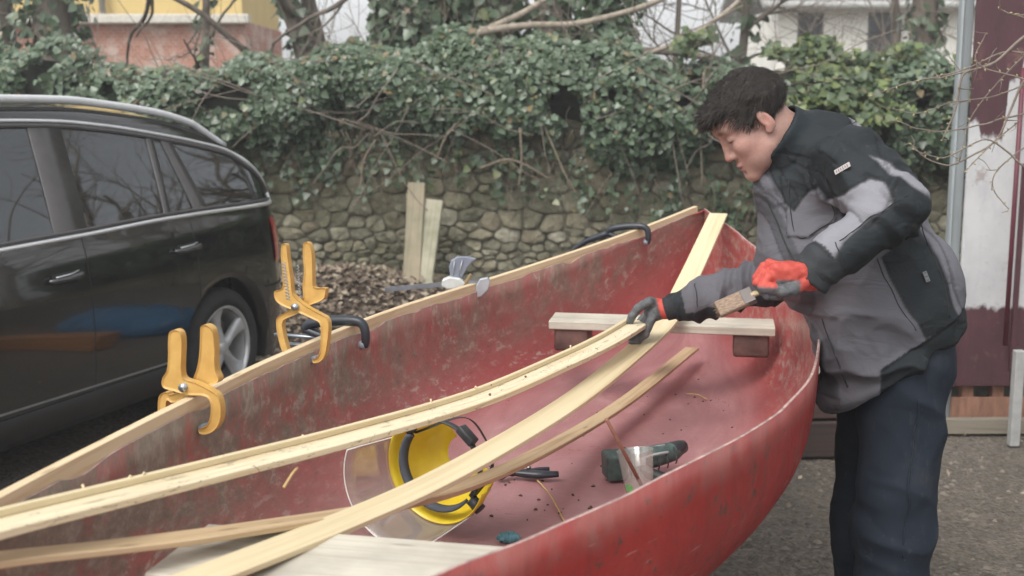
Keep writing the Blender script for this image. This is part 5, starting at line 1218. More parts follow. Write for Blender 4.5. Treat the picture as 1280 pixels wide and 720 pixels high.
# ================================================================ drill and cup
def drill():
    c = floor_pt(800, 600, .032); root = empty('cordless_drill', c, 'dark green and black cordless drill lying in the canoe behind the cup', 'drill'); S = 2.98 / 1500
    mg = simple('bottle_green', (.055, .088, .080), .55, var=.4, scale=60); mk = simple('drill_black', (.025, .027, .03), .5, var=.2)
    o = lambda px, py, dy=0: c + np.array([(px - 800) * S, dy, -(py - 594) * S * .97])
    def bodyf(g): 
        d = cap(g, o(785, 586, .02), o(845, 578, .05), .030, .024); d = smin(d, cap(g, o(820, 584, .03), o(862, 576, .07), .022, .014), .02); return d
    v, q_ = snet(bodyf, c - np.array([.12, .12, .1]), c + np.array([.2, .2, .12]), .004); obj('motor_housing', v, q_, mg, root)
    def battf(g):
        p = (g - o(766, 589, 0)) @ np.stack([nrm([1, .2, .05]), nrm([-.2, 1, 0]), [0, 0, 1.]], 1); q = np.abs(p) - np.array([.019, .026, .026]); return np.sqrt((np.maximum(q, 0) ** 2).sum(-1)) + np.minimum(q.max(-1), 0) - .010
    v, q_ = snet(battf, c - np.array([.15, .12, .1]), c + np.array([.05, .12, .1]), .004); obj('battery', v, q_, mg, root)
    m = MB(); a, b = o(845, 577, .05), o(868, 570, .075); d = nrm(b - a); R_3 = axes(np.cross([0, 0, 1], d), d); m.add(*lathe([(0, 0), (.022, 0), (.024, .006), (.022, .012), (.019, .03), (.013, .045), (.006, .05), (0, .05)], 20, a, R_3)); m.build('chuck', mk, root)
    m = MB(); m.add(*tube(crspline([o(800, 590, .03), o(812, 600, .0), o(830, 606, -.02)], 10), [.018, .016, .018], 10)); m.build('handle', mk, root)
    m = MB(); m.add(*tube([o(812, 572, .03), o(835, 568, .04)], [.008, .006], 8)); m.add(*tube(crspline([o(806, 578, -.004), o(820, 573, -.006), o(838, 572, .008)], 10), .004, 6)); m.build('gear_selector', simple('drill_grey', (.3, .32, .33), .4), root)
    for (x0, y0, x1, y1, r_) in ((822, 574, 830, 600, .0022), (834, 572, 842, 596, .0022), (846, 570, 853, 590, .002)):
        m = MB(); m.add(*tube(crspline([o(x0, y0 - 2, .03), o((x0 + x1) / 2 - 1, (y0 + y1) / 2, -.002), o(x1 - 4, y1, .02)], 10), r_, 5)); m.build('vent_rib', mk, root)
    m = MB(); m.add(*box(o(800, 584, -.004), (.03, .004, .022), axes((1, .2, .12)))); bevel(m.build('side_plate', simple('plate_silver', (.35, .37, .37), .4), root), .003, 2)
    m = MB(); m.add(*box(o(784, 588, .01), (.005, .066, .070), axes((1, .2, 0)))); m.build('battery_seam', mk, root)
    bt = MB(); bt.add(*tube([o(740, 575, .0), o(733, 573, .0)], .004, 6))
    # wood offcut with pinkish tint beside the chuck
    return root
drill()
def cup():
    c = floor_pt(800, 618, .0); root = empty('plastic_cup', c, 'clear plastic cup with a thin stick standing in it against the right rim', 'cup'); S = 2.8 / 1500
    h = .115; d = nrm(np.array([-.12, .10, 1])); R = axes(np.cross(d, [0, 1, 0]) * -1, d)
    t = NT('cloudy_plastic'); tr = t.node('ShaderNodeBsdfTransparent'); tr.inputs[0].default_value = (.95, .96, .93, 1); df = t.node('ShaderNodeBsdfDiffuse'); df.inputs[0].default_value = (.6, .58, .54, 1); gl = t.node('ShaderNodeBsdfGlossy'); gl.inputs['Roughness'].default_value = .15
    m1 = t.node('ShaderNodeMixShader'); m1.inputs[0].default_value = .28; m2 = t.node('ShaderNodeMixShader'); m2.inputs[0].default_value = .12
    t.l.new(tr.outputs[0], m1.inputs[1]); t.l.new(df.outputs[0], m1.inputs[2]); t.l.new(m1.outputs[0], m2.inputs[1]); t.l.new(gl.outputs[0], m2.inputs[2]); t.l.new(m2.outputs[0], t.out.inputs[0])
    V, F = lathe([(0, .002), (.034, .0), (.035, .004), (.046, h), (.0475, h + .001), (.045, h)], 36, c, R); obj('body', V, F, t.m, root)
    lb = MB(); V, F = lathe([(.0375, .016), (.0395, .034)], 10, c, R, arc=(math.radians(205), math.radians(240))); lb.add(V, F); lb.build('green_mark', simple('green_print', (.15, .42, .12), .6), root)
    a = c + d * .01 + np.array([.012, 0, 0]); b = PY(758, 524, 2.78); m = MB(); m.add(*tube([a, b], [.005, .0045], 8)); st = m.build('stirring_stick', simple('stick_brown', (.26, .12, .08), .7), None, loc=a); tag(st, 'thin brown stick leaning out of the clear cup', 'stick')
cup()
# ================================================================ person
J = lambda px, py, Y: PY(px, py, Y)
pcen = J(1100, 700, 3.05); person = empty('person', (pcen[0], 3.08, 0), 'person in grey and black work jacket and gloves leaning over the canoe holding a brush', 'person')
# joints
HIPn, HIPf = J(1130, 452, 3.0), J(1100, 450, 3.20)
KNn, KNf = J(1116, 668, 2.98), J(1086, 668, 3.22)
ANn = np.array([KNn[0] - .01, 2.95, .10]); ANf = np.array([KNf[0] + .02, 3.28, .10])
SHn, ELn, WRn = J(1066, 208, 2.87), J(1118, 264, 2.74), J(1024, 338, 2.70)
SHf, ELf, WRf = J(1012, 228, 3.30), J(978, 346, 3.36), J(852, 381, 3.42)
EARc = J(943, 154, 2.97); HC = J(943, 154, 3.05)
HF = nrm([-.77, -.10, -.62]); HU = nrm(np.array([-.64, 0, .77]) - HF * (np.array([-.64, 0, .77]) @ HF)); HS = np.cross(HU, HF)
if HS[1] > 0: HS = -HS      # towards the camera
HR = np.stack([HF, HU, HS], 1); HSC = 1.0
def hl(f, u, s): return HC + HR @ (np.array([f, u, s]) * HSC)
def head_sdf(g):
    p = ((g - HC.astype(np.float32)) @ HR.astype(np.float32)) / HSC
    ps = p.copy(); ps[..., 2] = np.abs(ps[..., 2]); d = ell(p, (-.012, .045, 0), (.094, .082, .075))
    d = smin(d, ell(p, (.030, -.02, 0), (.060, .088, .060)), .03); d = smin(d, ell(p, (.045, .055, 0), (.048, .045, .058)), .03)
    d = smin(d, cap(ps, (.012, -.062, .048), (.076, -.098, .012), .020, .017), .028); d = smin(d, ell(p, (.080, -.098, 0), (.018, .017, .020)), .02); d = smin(d, ell(ps, (.046, -.052, .034), (.034, .040, .024)), .025)
    d = smin(d, ell(ps, (.060, -.018, .042), (.026, .020, .018)), .022)     # cheekbones
    d = smin(d, ell(p, (.066, -.068, 0), (.030, .032, .030)), .02)            # muzzle
    d = smin(d, ell(ps, (.080, .036, .022), (.013, .011, .028)), .012)     # brow
    d = smax(d, -ell(ps, (.101, .012, .033), (.017, .014, .019)), .012)
    d = smin(d, ell(ps, (.074, .010, .032), (.0155, .0125, .0155)), .003)
    d = smin(d, cap(p, (.086, .026, 0), (.101, -.022, 0), .0075, .0095), .010); d = smin(d, ell(p, (.104, -.029, 0), (.0105, .0095, .0105)), .008)
    d = smin(d, ell(ps, (.094, -.032, .012), (.010, .008, .007)), .006); d = smax(d, -ell(ps, (.097, -.040, .007), (.005, .004, .004)), .003)
    d = smin(d, ell(p, (.0925, -.060, 0), (.010, .0058, .021)), .005); d = smin(d, ell(p, (.0895, -.072, 0), (.010, .0066, .018)), .005)
    d = smax(d, -ell(p, (.102, -.0660, 0), (.010, .0016, .020)), .002); d = smax(d, -ell(p, (.098, -.083, 0), (.010, .005, .014)), .008)
    # ears
    e = ell(ps @ np.eye(3, dtype=np.float32), (-.008, .0, .080), (.0145, .029, .009), np.array([[.97, .22, 0.1], [-.22, .97, 0], [-.1, 0, 1]])); e = smin(e, ell(ps, (-.002, -.024, .077), (.010, .011, .007)), .006)
    e = smax(e, -ell(ps, (-.004, .003, .0905), (.0085, .018, .007)), .004); d = smin(d, e, .006)
    # neck
    return np.minimum(d * HSC, 1)
NKB = J(1012, 188, 3.06)
def body_sdf(g):
    d = head_sdf(g); d = smin(d, cap(g, hl(-.030, -.045, 0), NKB, .060, .066), .03)
    d = smin(d, cap(g, NKB, J(1050, 250, 3.06), .08, .12, ((0, 1, 0), 1.25)), .05); d = smin(d, cap(g, J(1050, 250, 3.06), J(1115, 430, 3.07), .12, .12, ((0, 1, 0), 1.2)), .05)
    for a, b, c in ((SHn, ELn, WRn), (SHf, ELf, WRf)):
        d = smin(d, cap(g, a, b, .05, .038), .03); d = smin(d, cap(g, b, c, .038, .027), .02)
    for a, b, c in ((HIPn, KNn, ANn), (HIPf, KNf, ANf)):
        d = smin(d, cap(g, a, b, .085, .055), .05); d = smin(d, cap(g, b, c, .05, .035), .03)
    return d
lo = np.minimum.reduce([HIPf, KNf, WRf, ANf, ANn, hl(.13, -.13, 0)]) - .14; hi = np.maximum.reduce([HIPn, ELn, SHf, ANf, hl(-.1, .14, 0), ELf]) + .14
# whole figure as one surface: coarse under the clothes, head verts refined by a second fine pass joined at the neck inside the collar
hb = hl(.0, .0, 0)
cutp, cutn = hl(-.03, -.045, 0) * .35 + NKB * .65, nrm(NKB - hl(-.03, -.045, 0))
Hlo, Hhi = hb - .20, hb + .20
vH, qH = snet(lambda g: smax(smin(head_sdf(g), cap(g, hl(-.030, -.045, 0), NKB, .060, .066), .03), ((g - cutp) @ cutn).astype(np.float32), .004), Hlo, Hhi, .0026)
vB, qB = snet(lambda g: smax(body_sdf(g), (-((g - cutp) @ cutn) - .012).astype(np.float32) * (1.0) + 0 * g[..., 0], .004), lo, hi, .014)
vH = relax(vH, qH, 1, .4)
Vb = np.concatenate([vH, vB]); Qb = np.concatenate([qH, qB + len(vH)])
pl = ((Vb - HC) @ HR) / HSC; red = np.zeros((len(Vb), 3)); red[:] = (.43, .27, .225)
def blend(c, w_): 
    global red
    red = red * (1 - w_[:, None]) + np.array(c) * w_[:, None]
def gs(p, c, r): return np.exp(-(((p - np.array(c)) / np.array(r)) ** 2).sum(1))
aS = pl.copy(); aS[:, 2] = np.abs(aS[:, 2])
blend((.44, .20, .165), .5 * gs(aS, (.055, -.03, .05), (.03, .028, .03))); blend((.46, .22, .18), .6 * gs(aS, (-.008, 0, .084), (.022, .04, .016))); blend((.46, .18, .14), .6 * gs(pl, (.115, -.03, 0), (.018, .018, .02)))
blend((.36, .15, .135), .7 * np.clip(gs(pl, (.100, -.066, 0), (.014, .013, .026)) * 1.3, 0, 1)); blend((.24, .16, .13), .50 * gs(aS, (.05, -.085, .035), (.045, .022, .04))); blend((.25, .17, .13), .35 * gs(pl, (.098, -.049, 0), (.01, .006, .02)))
blend((.03, .02, .018), .95 * np.clip(gs(aS, (.0855, .0055, .033), (.010, .0026, .014)) * 1.6, 0, 1)); blend((.28, .15, .12), .5 * gs(aS, (.083, .012, .031), (.01, .009, .016)))
blend((.05, .035, .03), .85 * np.clip(gs(aS, (.088, .037, .032), (.014, .0055, .019)) * 1.5, 0, 1))
def skinm():
    t = NT('skin'); a = t.attr('tone').outputs['Color']; co = t.coord('Object'); n = t.noise(co, 130, 4, .6); c = t.mix(t.mr(n, .35, .7, 0, .32), a, (.30, .14, .10)); n3 = t.noise(co, 35, 4, .6); c = t.mix(t.mr(n3, .5, .75, 0, .28), c, (.52, .22, .17)); c = t.mix(t.mr(t.noise(co, 420, 2), .58, .7, 0, .22), c, (.12, .08, .06)); t.set('Base Color', c); t.set('Roughness', .5)
    t.set('Subsurface Weight', .12); t.b.inputs['Subsurface Radius'].default_value = (.010, .004, .002); t.set('Subsurface Scale', .6); t.set('Specular IOR Level', .35); t.bump(n, .12, .001); return t.m
obj('body', Vb, Qb, skinm(), person, attrs={'tone': red})
# ---------------- hair
def hair():
    def f(g):
        p = ((g - HC.astype(np.float32)) @ HR.astype(np.float32)) / HSC
        n = vnoise(p * 60) * .004 + vnoise(p * 22 + 5) * .007
        d = ell(p, (-.014, .047, 0), (.101, .086, .084)); d = smin(d, ell(p, (.040, .080, .0), (.052, .027, .056)), .03); d = smin(d, ell(p, (.074, .074, .0), (.018, .022, .048)), .02)
        d = d + n
        ps = p.copy(); ps[..., 2] = np.abs(ps[..., 2])
        # cut the face and the neck away
        face = ell(ps, (.095, -.03, .02), (.078, .092, .10)); d = smax(d, -face, .006)
        d = smax(d, (-(p[..., 1] - (-.030 - p[..., 0] * .35 - .00)))*1.0, .008)       # nape line
        d = smax(d, -ell(ps, (.004, -.022, .085), (.034, .044, .03)), .005)         # round the ear
        d = smax(d, np.where(True, -(p[..., 1] + .02 - .5 * (p[..., 0] - .0)), 0), .008) 
        return d * HSC
    v, q = snet(f, hb - .2, hb + .22, .0035); M = NT('dark_brown_hair'); co = M.coord('Object', (1, 1, 1)); n = M.noise(co, 160, 5, .7); M.set('Base Color', M.ramp(n, [(.3, (.016, .013, .012)), (.7, (.055, .044, .038))])); M.set('Roughness', .55); M.set('Specular IOR Level', .35); M.bump(n, .6, .004)
    h = obj('hair', v, q, M.m, person); N = vnormals(v, q); r = np.random.default_rng(5)
    pl = ((v - HC) @ HR) / HSC; ok = np.where((N @ nrm(v.mean(0) - HC)) > -2)[0]; pick = r.choice(ok, 14000)
    P = v[pick]; n_ = N[pick]; p_ = pl[pick]
    # strands sweep forwards and up over the crown, down at the sides
    flow = HR @ np.array([1.0, .0, 0]) ; F_ = np.tile(flow, (len(P), 1)) + HU[None] * (-.5 * (p_[:, 1] < .05))[:, None] + r.normal(0, .28, P.shape) + n_ * r.uniform(.1, .55, (len(P), 1))
    F_ -= n_ * np.minimum(0, (F_ * n_).sum(1))[:, None]; F_ /= np.linalg.norm(F_, axis=1)[:, None]; L = r.uniform(.008, .022, len(P)) * (1 + .25 * (p_[:, 0] > .04))
    S = np.cross(F_, n_); S /= np.linalg.norm(S, axis=1)[:, None] + 1e-9; w_ = .00055
    a = P - n_ * .002; m = P + F_ * L[:, None] * .55 + n_ * .0025; t = P + F_ * L[:, None] - HU[None] * 0.0 - np.array([0, 0, 1])[None] * (L * .18)[:, None]
    VV = np.stack([a - S * w_, a + S * w_, m + S * w_ * .8, m - S * w_ * .8, t], 1).reshape(-1, 3); b = np.arange(len(P)) * 5
    FF = [(i, i + 1, i + 2, i + 3) for i in b] + [(i + 3, i + 2, i + 4) for i in b]
    s = obj('strands', VV, FF, M.m, h)
    return h
hair()
# ---------------- jacket
YS = ((0, 1, 0), 1.16)
CA, CB = J(1015, 198, 3.06), J(966, 166, 3.05)
cd = nrm(CB - CA)
def torso(g):
    d = cap(g, J(1106, 500, 3.06), J(1108, 415, 3.06), .165, .165, YS); d = smin(d, cap(g, J(1108, 415, 3.06), J(1058, 268, 3.06), .162, .166, YS), .04)
    d = smin(d, cap(g, J(1058, 268, 3.06), J(1030, 196, 3.06), .166, .112, YS), .04); d = smin(d, cap(g, SHn + [-.01, .03, -.01], SHf, .085, .085), .06)
    d = smin(d, ell(g, J(1150, 362, 3.05), (.085, .16, .13)), .06)
    return smin(d, cap(g, J(975, 232, 3.05), J(1000, 330, 3.05), .055, .10, ((0, 1, 0), 1.5)), .05)
def arm_n(g): d = cap(g, SHn, ELn, .088, .066); return smin(d, cap(g, ELn, WRn + nrm(WRn - ELn) * -.004, .066, .050), .03)
def arm_f(g): d = cap(g, SHf, ELf, .085, .068); return smin(d, cap(g, ELf, WRf, .070, .049), .03)
def collar(g):
    o = cap(g, CA, CB + cd * .03, .098, .084); i = cap(g, CA - cd * .01, CB + cd * .08, .078, .074)
    cut = ((g - (CB - cd * .006)) @ cd.astype(np.float32)); d = smax(o, -i, .006); return smax(d, cut, .008), i
hemA, hemB = J(1047, 500, 3.0), J(1207, 396, 3.0); hd = nrm(hemB - hemA); hn = np.array([hd[2], 0, -hd[0]]); hn = hn if hn[2] < 0 else -hn
def jacket(g):
    d = smin(torso(g), arm_n(g), .035); d = smin(d, arm_f(g), .035); c, i = collar(g); d = smin(d, c, .022); d = smax(d, -i, .004)
    cut = ((g - hemA.astype(np.float32)) @ hn.astype(np.float32)); d = np.where(g[..., 0] > hemA[0] - .12, smax(d, cut, .008), d)
    fr = ((g[..., 0] - J(1022, 440, 3.0)[0]) * -1)     # front edge of the lower flap
    return d
jl = np.array([WRf[0] - .06, 2.55, hemA[2] - .06]); jh = np.array([hemB[0] + .10, 3.62, J(1000, 95, 3.05)[2]])
v, q = snet(jacket, jl, jh, .0043); v = relax(v, q, 1, .5); N = vnormals(v, q)
dt, dn_, df_ = torso(v), arm_n(v), arm_f(v); dc = collar(v)[0]
isn = (dn_ < dt + .004) & (v[:, 1] < 3.0) & (dn_ < df_); isf = (df_ < dt + .004) & (v[:, 1] > 2.95) & ~isn; isc = (dc < .006) & ~isn & ~isf & ((v - (CA + cd * .018)) @ cd > -.02)
def pxy(l, Y): return [(J(a, b, Y)[0], J(a, b, Y)[2]) for a, b in l]
XZ = v[:, [0, 2]]
GREY, DARK, LITE, LINE = (.112, .110, .124), (.014, .018, .021), (.22, .22, .24), (.03, .033, .037)
col = np.tile(GREY, (len(v), 1)).astype(float)
near = v[:, 1] < 3.06
def paint_poly(l, Y, c, mask):
    pp = np.array(pxy(l, Y)); ins = inpoly(XZ, [tuple(a) for a in pp]); dmin = np.full(len(XZ), 9.0)
    for i in range(len(pp)):
        a, b = pp[i], pp[(i + 1) % len(pp)]; e = b - a; t = np.clip(((XZ - a) @ e) / (e @ e), 0, 1); dmin = np.minimum(dmin, np.linalg.norm(XZ - a - t[:, None] * e, axis=1))
    seam_[(dmin < .003) & mask] = 1; w_ = sstep(-.0022, .0022, np.where(ins, dmin, -dmin)) * mask; col[:] = col * (1 - w_[:, None]) + np.array(c) * w_[:, None]
tm = ~isn & ~isf; seam_ = np.zeros(len(v))
paint_poly([(1097, 320), (1155, 276), (1180, 312), (1204, 392), (1152, 420), (1128, 383)], 2.90, DARK, tm)
paint_poly([(985, 120), (1077, 140), (1092, 167), (1085, 194), (1096, 225), (1070, 262), (1056, 275), (1040, 250), (1021, 216), (999, 205), (990, 175)], 2.86, DARK, near | True)
paint_poly([(1078, 140), (1118, 158), (1128, 190), (1105, 185), (1090, 168)], 2.86, LITE, tm | isn)
paint_poly([(1108, 150), (1135, 160), (1170, 225), (1215, 320), (1222, 400), (1186, 402), (1178, 350), (1148, 285), (1138, 235), (1110, 190)], 2.95, (.135, .133, .15), tm)
# far shoulder and hem band
hb_ = ((v - hemA) @ hn); col[(hb_ > -.055) & (v[:, 0] > J(1092, 450, 2.95)[0]) & tm] = DARK
# near sleeve: dark with light upper stripes
col[isn] = DARK
paint_poly([(1088, 194), (1100, 200), (1142, 232), (1150, 250), (1138, 243), (1112, 224)], 2.76, LITE, isn)
paint_poly([(1036, 322), (1016, 304), (1056, 258), (1092, 224), (1108, 226), (1112, 256), (1078, 276), (1050, 300)], 2.70, LITE, isn)
# far sleeve: grey above, dark below towards the cuff
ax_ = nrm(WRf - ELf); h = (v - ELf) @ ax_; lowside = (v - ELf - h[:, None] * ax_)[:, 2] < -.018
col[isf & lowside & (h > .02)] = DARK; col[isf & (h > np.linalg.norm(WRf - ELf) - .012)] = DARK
h2 = (v - ELn) @ nrm(WRn - ELn); col[isn & (h2 > np.linalg.norm(WRn - ELn) - .03)] = LINE
col[isc] = (.013, .019, .023)
paint_poly([(952, 196), (968, 205), (990, 245), (975, 262), (955, 236)], 3.0, (.10, .10, .115), tm & (v[:, 1] < 3.1))
paint_poly([(960, 190), (1006, 196), (1012, 222), (988, 262), (970, 244)], 2.98, DARK, tm)
paint_poly([(948, 205), (960, 212), (978, 250), (966, 262), (950, 240)], 2.98, (.11, .11, .125), tm)
# seams, pocket flap and placket as raised cloth
disp = -.0022 * seam_; col = col * (1 - .4 * seam_[:, None])
flap = inpoly(XZ, pxy([(984, 222), (1002, 208), (1040, 256), (1042, 276), (1028, 284), (1012, 298), (990, 297)], 2.9)) & (N[:, 1] < -.2) & tm; disp[flap] += .007
plk = inpoly(XZ, pxy([(950, 245), (964, 240), (1000, 322), (1035, 420), (1058, 498), (1040, 498), (1020, 430), (985, 330)], 2.95)) & tm; col[plk & near] = (.062, .062, .07); disp[plk] += .003
tg = inpoly(XZ, pxy([(1150, 340), (1158, 336), (1165, 350), (1157, 355)], 2.9)) & tm
# folds
def fold(p, d, fr, ph=0):
    """crisp cloth ridges running across direction d"""
    d = nrm(d); a = nrm(np.cross(d, [.3, 1, .2])); b = np.cross(d, a); f = fr / 3.6
    w_ = fbm(p * 6 + ph, 2)[..., None] * .35; c = np.stack([p @ d * f, p @ a * f * .28, p @ b * f * .28], -1) + w_ + ph
    n_ = vnoise(c); n2 = vnoise(c * np.array([1.9, 1.6, 1.6]) + 11); return np.clip(1 - 3.2 * np.abs(n_), -.6, 1) * .9 + np.clip(1 - 3.2 * np.abs(n2), -.6, 1) * .2
m_ = np.exp(-(np.linalg.norm(v - ELn, axis=1) / .11) ** 2); disp += isn * m_ * .011 * fold(v, (ELn - SHn) * .3 + np.array([-.4, 0, -.9]), 85)
axn = nrm(WRn - ELn); disp += isn * .010 * fold(v, axn + np.array([0, .1, -.5]), 62, 3) * (1 - .4 * m_); 
axs = nrm(ELn - SHn); disp += isn * (h2 < .02) * .008 * fold(v, axs + np.array([.3, 0, .4]), 55, 9)
axf = nrm(WRf - ELf); disp += isf * .012 * fold(v, axf + np.array([0, 0, .35]), 70, 5)
tw_ = sstep(J(0, 320, 3)[2], J(0, 430, 3)[2], v[:, 2]); disp += tm * (.012 * tw_ + .006) * fold(v, (.35, .1, 1.0), 38, 2) 
disp += tm * .011 * fold(v, (.9, .3, -.45), 40, 7) + .004 * fbm(v * 7, 3) + .0016 * fbm(v * 26, 2)
c_up = sstep(.25, 0, np.linalg.norm(v - J(1090, 235, 2.85), axis=1)); disp += tm * c_up * .009 * fold(v, (-.2, .2, 1), 60, 8)
disp *= ~isc * 1.0 + isc * .5
# gathers at the wide waistband
disp += ((hb_ > -.05) & (hb_ < 0) & tm & (v[:, 0] > J(1092, 450, 2.95)[0])) * -.006
v2 = v + N * disp[:, None]; v2 = relax(v2, q, 1, .25)
# soften colour edges by one vertex
acc_ = np.zeros_like(col); cn_ = np.zeros(len(col))
for k in range(4): np.add.at(acc_, q[:, k], col[q[:, (k + 1) % 4]]); np.add.at(cn_, q[:, k], 1)
col = col * .85 + .15 * acc_ / np.maximum(cn_, 1)[:, None]
def fabric():
    t = NT('work_jacket'); a = t.attr('panel').outputs['Color']; co = t.coord('Object'); n = t.noise(co, 9, 5, .6); f = t.noise(co, 260, 3, .6)
    c = t.mix(t.mr(n, .35, .7, 0, .22), a, t.mix(.5, a, t.mix(.25, a, (.12, .11, .10)))); c = t.mix(t.mr(t.noise(co, 34, 4, .7), .62, .74, 0, .22), c, (.16, .145, .13)); t.set('Base Color', c)
    t.set('Roughness', .7); t.set('Specular IOR Level', .28); t.set('Sheen Weight', .0); wr_ = t.noise(t.coord('Object', (1, 1, 2.2), (0, .5, .3)), 9, 3, .5, 1.4); t.bump(t.math('ADD', t.math('MULTIPLY', wr_, 1.3), t.math('MULTIPLY', f, .16)), .6, .006); return t.m
M_jac = fabric(); jk = obj('jacket', v2, q, M_jac, person, attrs={'panel': col})
def onskin(px, py, side='n', lift=.002):
    """nearest jacket surface point seen at that place from the camera side"""
    o = np.array([0, 0, CAM_H]); d = nrm(ray(px, py)); w_ = v2 - o; t = w_ @ d; off = np.linalg.norm(w_ - t[:, None] * d, axis=1); k = np.where(off < .006)[0]; i = k[np.argmin(t[k])]; return v2[i], i
Nj = vnormals(v2, q)
# sleeve emblem and zip tag: small light marks on a dark ground
def marks(px0, py0, px1, py1, n, hgt, name, colr, colt):
    a, ia = onskin(px0, py0); b, ib = onskin(px1, py1); nn = nrm(Nj[ia] + Nj[ib]); ex = nrm(b - a); ey = nrm(np.cross(nn, ex)); ex = nrm(np.cross(ey, nn)); m = MB(); L = np.linalg.norm(b - a)
    if ey[2] < 0: ey = -ey
    m.add(*box((a + b) / 2 + nn * .008, (L * 1.06, hgt * 1.1, .003), np.stack([ex, ey, nn], 1)), 0)
    for k in range(n): m.add(*box((a + b) / 2 + nn * .0100 + ex * L * (-.38 + .76 * k / max(1, n - 1)), (.0022, hgt * (.5 + .2 * (k % 2)), .001), np.stack([ex, ey, nn], 1)), 1)
    w_ = L / n
    segs = {}
    segs0 = {'S': [(0, 1, 1, 1), (0, 1, 0, .5), (0, .5, 1, .5), (1, .5, 1, 0), (1, 0, 0, 0)], 'N': [(0, 0, 0, 1), (0, 1, 1, 0), (1, 0, 1, 1)], 'A': [(0, 0, .5, 1), (.5, 1, 1, 0), (.25, .4, .75, .4)], 'I': [(.5, 0, .5, 1)], 'K': [(0, 0, 0, 1), (0, .5, 1, 1), (0, .5, 1, 0)], 'E': [(0, 0, 0, 1), (0, 1, 1, 1), (0, .5, .8, .5), (0, 0, 1, 0)]}
    for k, ch in enumerate(''):
        x0 = -L / 2 + w_ * (k + .18)
        for (x1, y1, x2, y2) in segs[ch]:
            p1 = (a + b) / 2 + ex * (x0 + x1 * w_ * .64) + ey * (y1 - .5) * hgt * .8 + nn * .0062; p2 = (a + b) / 2 + ex * (x0 + x2 * w_ * .64) + ey * (y2 - .5) * hgt * .8 + nn * .0062
            m.add(*tube([p1, p2], .0011, 5), 1)
    m.build(name, [simple(name + '_ground', colr, .7), simple(name + '_thread', colt, .7)], jk, smooth=False)
try:
    marks(1043, 216, 1065, 203, 6, .010, 'sleeve_badge', (.50, .46, .45), (.20, .16, .16)); marks(1155, 339, 1161, 352, 3, .010, 'hip_badge', (.16, .165, .17), (.07, .07, .075))
except Exception as e: print('badge', e)
# stitched seams lying on the cloth
def seam(l, nm='seam', r_=.0013, par=None, n=26, colr=(.02, .021, .023)):
    P = []
    for a_, b_ in crspline([(x, y, 0) for x, y in l], n)[:, :2]:
        try: p, i = onskin(a_, b_); P.append(p + Nj[i] * .0004)
        except Exception: pass
    if len(P) < 4: return
    P = np.array(P)
    for _ in range(4): P[1:-1] = (P[:-2] + P[1:-1] * 2 + P[2:]) / 4
    m = MB(); m.add(*tube(crspline(P, n * 2), r_, 5))
    mt = bpy.data.materials.get('seam_thread_' + nm) or simple('seam_thread_' + nm, colr, .8); m.build(nm, mt, jk)
seam([(1040, 250), (1028, 222), (1032, 190), (1050, 163), (1072, 150)]); seam([(1148, 250), (1156, 290), (1180, 345), (1190, 398)]); seam([(1097, 326), (1112, 355), (1128, 385), (1148, 414)])
seam([(984, 224), (986, 262), (991, 297), (1010, 297), (1028, 284), (1041, 274), (1038, 256), (1002, 210)], colr=(.04, .04, .045)); seam([(955, 246), (972, 285), (990, 325), (1006, 350)], 'zip', .0022)
seam([(1052, 300), (1078, 278), (1110, 258), (1135, 242)]); seam([(1045, 300), (1052, 318), (1056, 340)]); seam([(1025, 400), (1040, 440), (1058, 485)], 'zip', .0022); seam([(868, 352), (872, 366), (874, 384)])
# cuffs
def ringtube(c, ax, r1, r2, L, name, mat, par):
    R = axes(np.cross([0, .3, 1], ax), ax); V, F = lathe([(r1 * .8, 0), (r1, 0), (r1 * 1.03, L * .12), ((r1 + r2) / 2, L * .5), (r2 * 1.02, L * .9), (r2, L), (r2 * .8, L)], 28, c, R); return obj(name, V, F, mat, par)
M_knit = simple('knit_cuff', (.020, .021, .024), .9, var=.3, scale=60, bump=.5, bscale=200); ringtube(WRf - axf * .004, axf, .037, .034, .052, 'knit_cuff', M_knit, jk); ringtube(WRn - axn * .01, axn, .044, .040, .03, 'cuff', M_knit, jk)
# ---------------- trousers
def trousers(g):
    d = cap(g, HIPn, KNn, .108, .100); d = smin(d, cap(g, KNn, ANn, .100, .088), .03); e = cap(g, HIPf, KNf, .115, .100); e = smin(e, cap(g, KNf, ANf, .100, .086), .03); d = smin(d, e, .02)
    d = smin(d, ell(g, J(1128, 435, 3.07), (.132, .155, .15)), .05); d = smax(d, -((g - hemA.astype(np.float32)) @ hn.astype(np.float32)) - .03, .01)
    bot = -(g[..., 2] - .055); return smax(d, bot, .01)
tl_, th_ = np.minimum(HIPf, np.minimum(ANf, ANn)) - .2, np.maximum(HIPn, ANf) + .22; tl_[2] = .02; th_[2] = HIPn[2] + .16; th_[0] = HIPn[0] + .25; tl_[1] = 2.76; th_[1] = 3.45
v, q = snet(trousers, tl_, th_, .0062); N = vnormals(v, q)
dd_ = .004 * fold(v, (.35, 0, 1.0), 34, 1) * (.4 + sstep(.75, 1.05, v[:, 2])) + .010 * fold(v, (.75, .2, .65), 26, 4) * sstep(.3, .8, v[:, 2]) + .004 * fold(v, (-.5, .2, .8), 34, 14) + .005 * fbm(v * 6, 3) + .009 * fold(v, (0.2, 0, 1), 45, 6) * np.exp(-((v[:, 2] - .52) / .12) ** 2)
v = relax(v + N * dd_[:, None], q, 1, .4)
t = NT('navy_work_trousers'); co = t.coord('Object'); n = t.noise(co, 5, 5, .6); c = t.ramp(n, [(.3, (.013, .018, .028)), (.6, (.019, .026, .039)), (.8, (.032, .038, .050))])
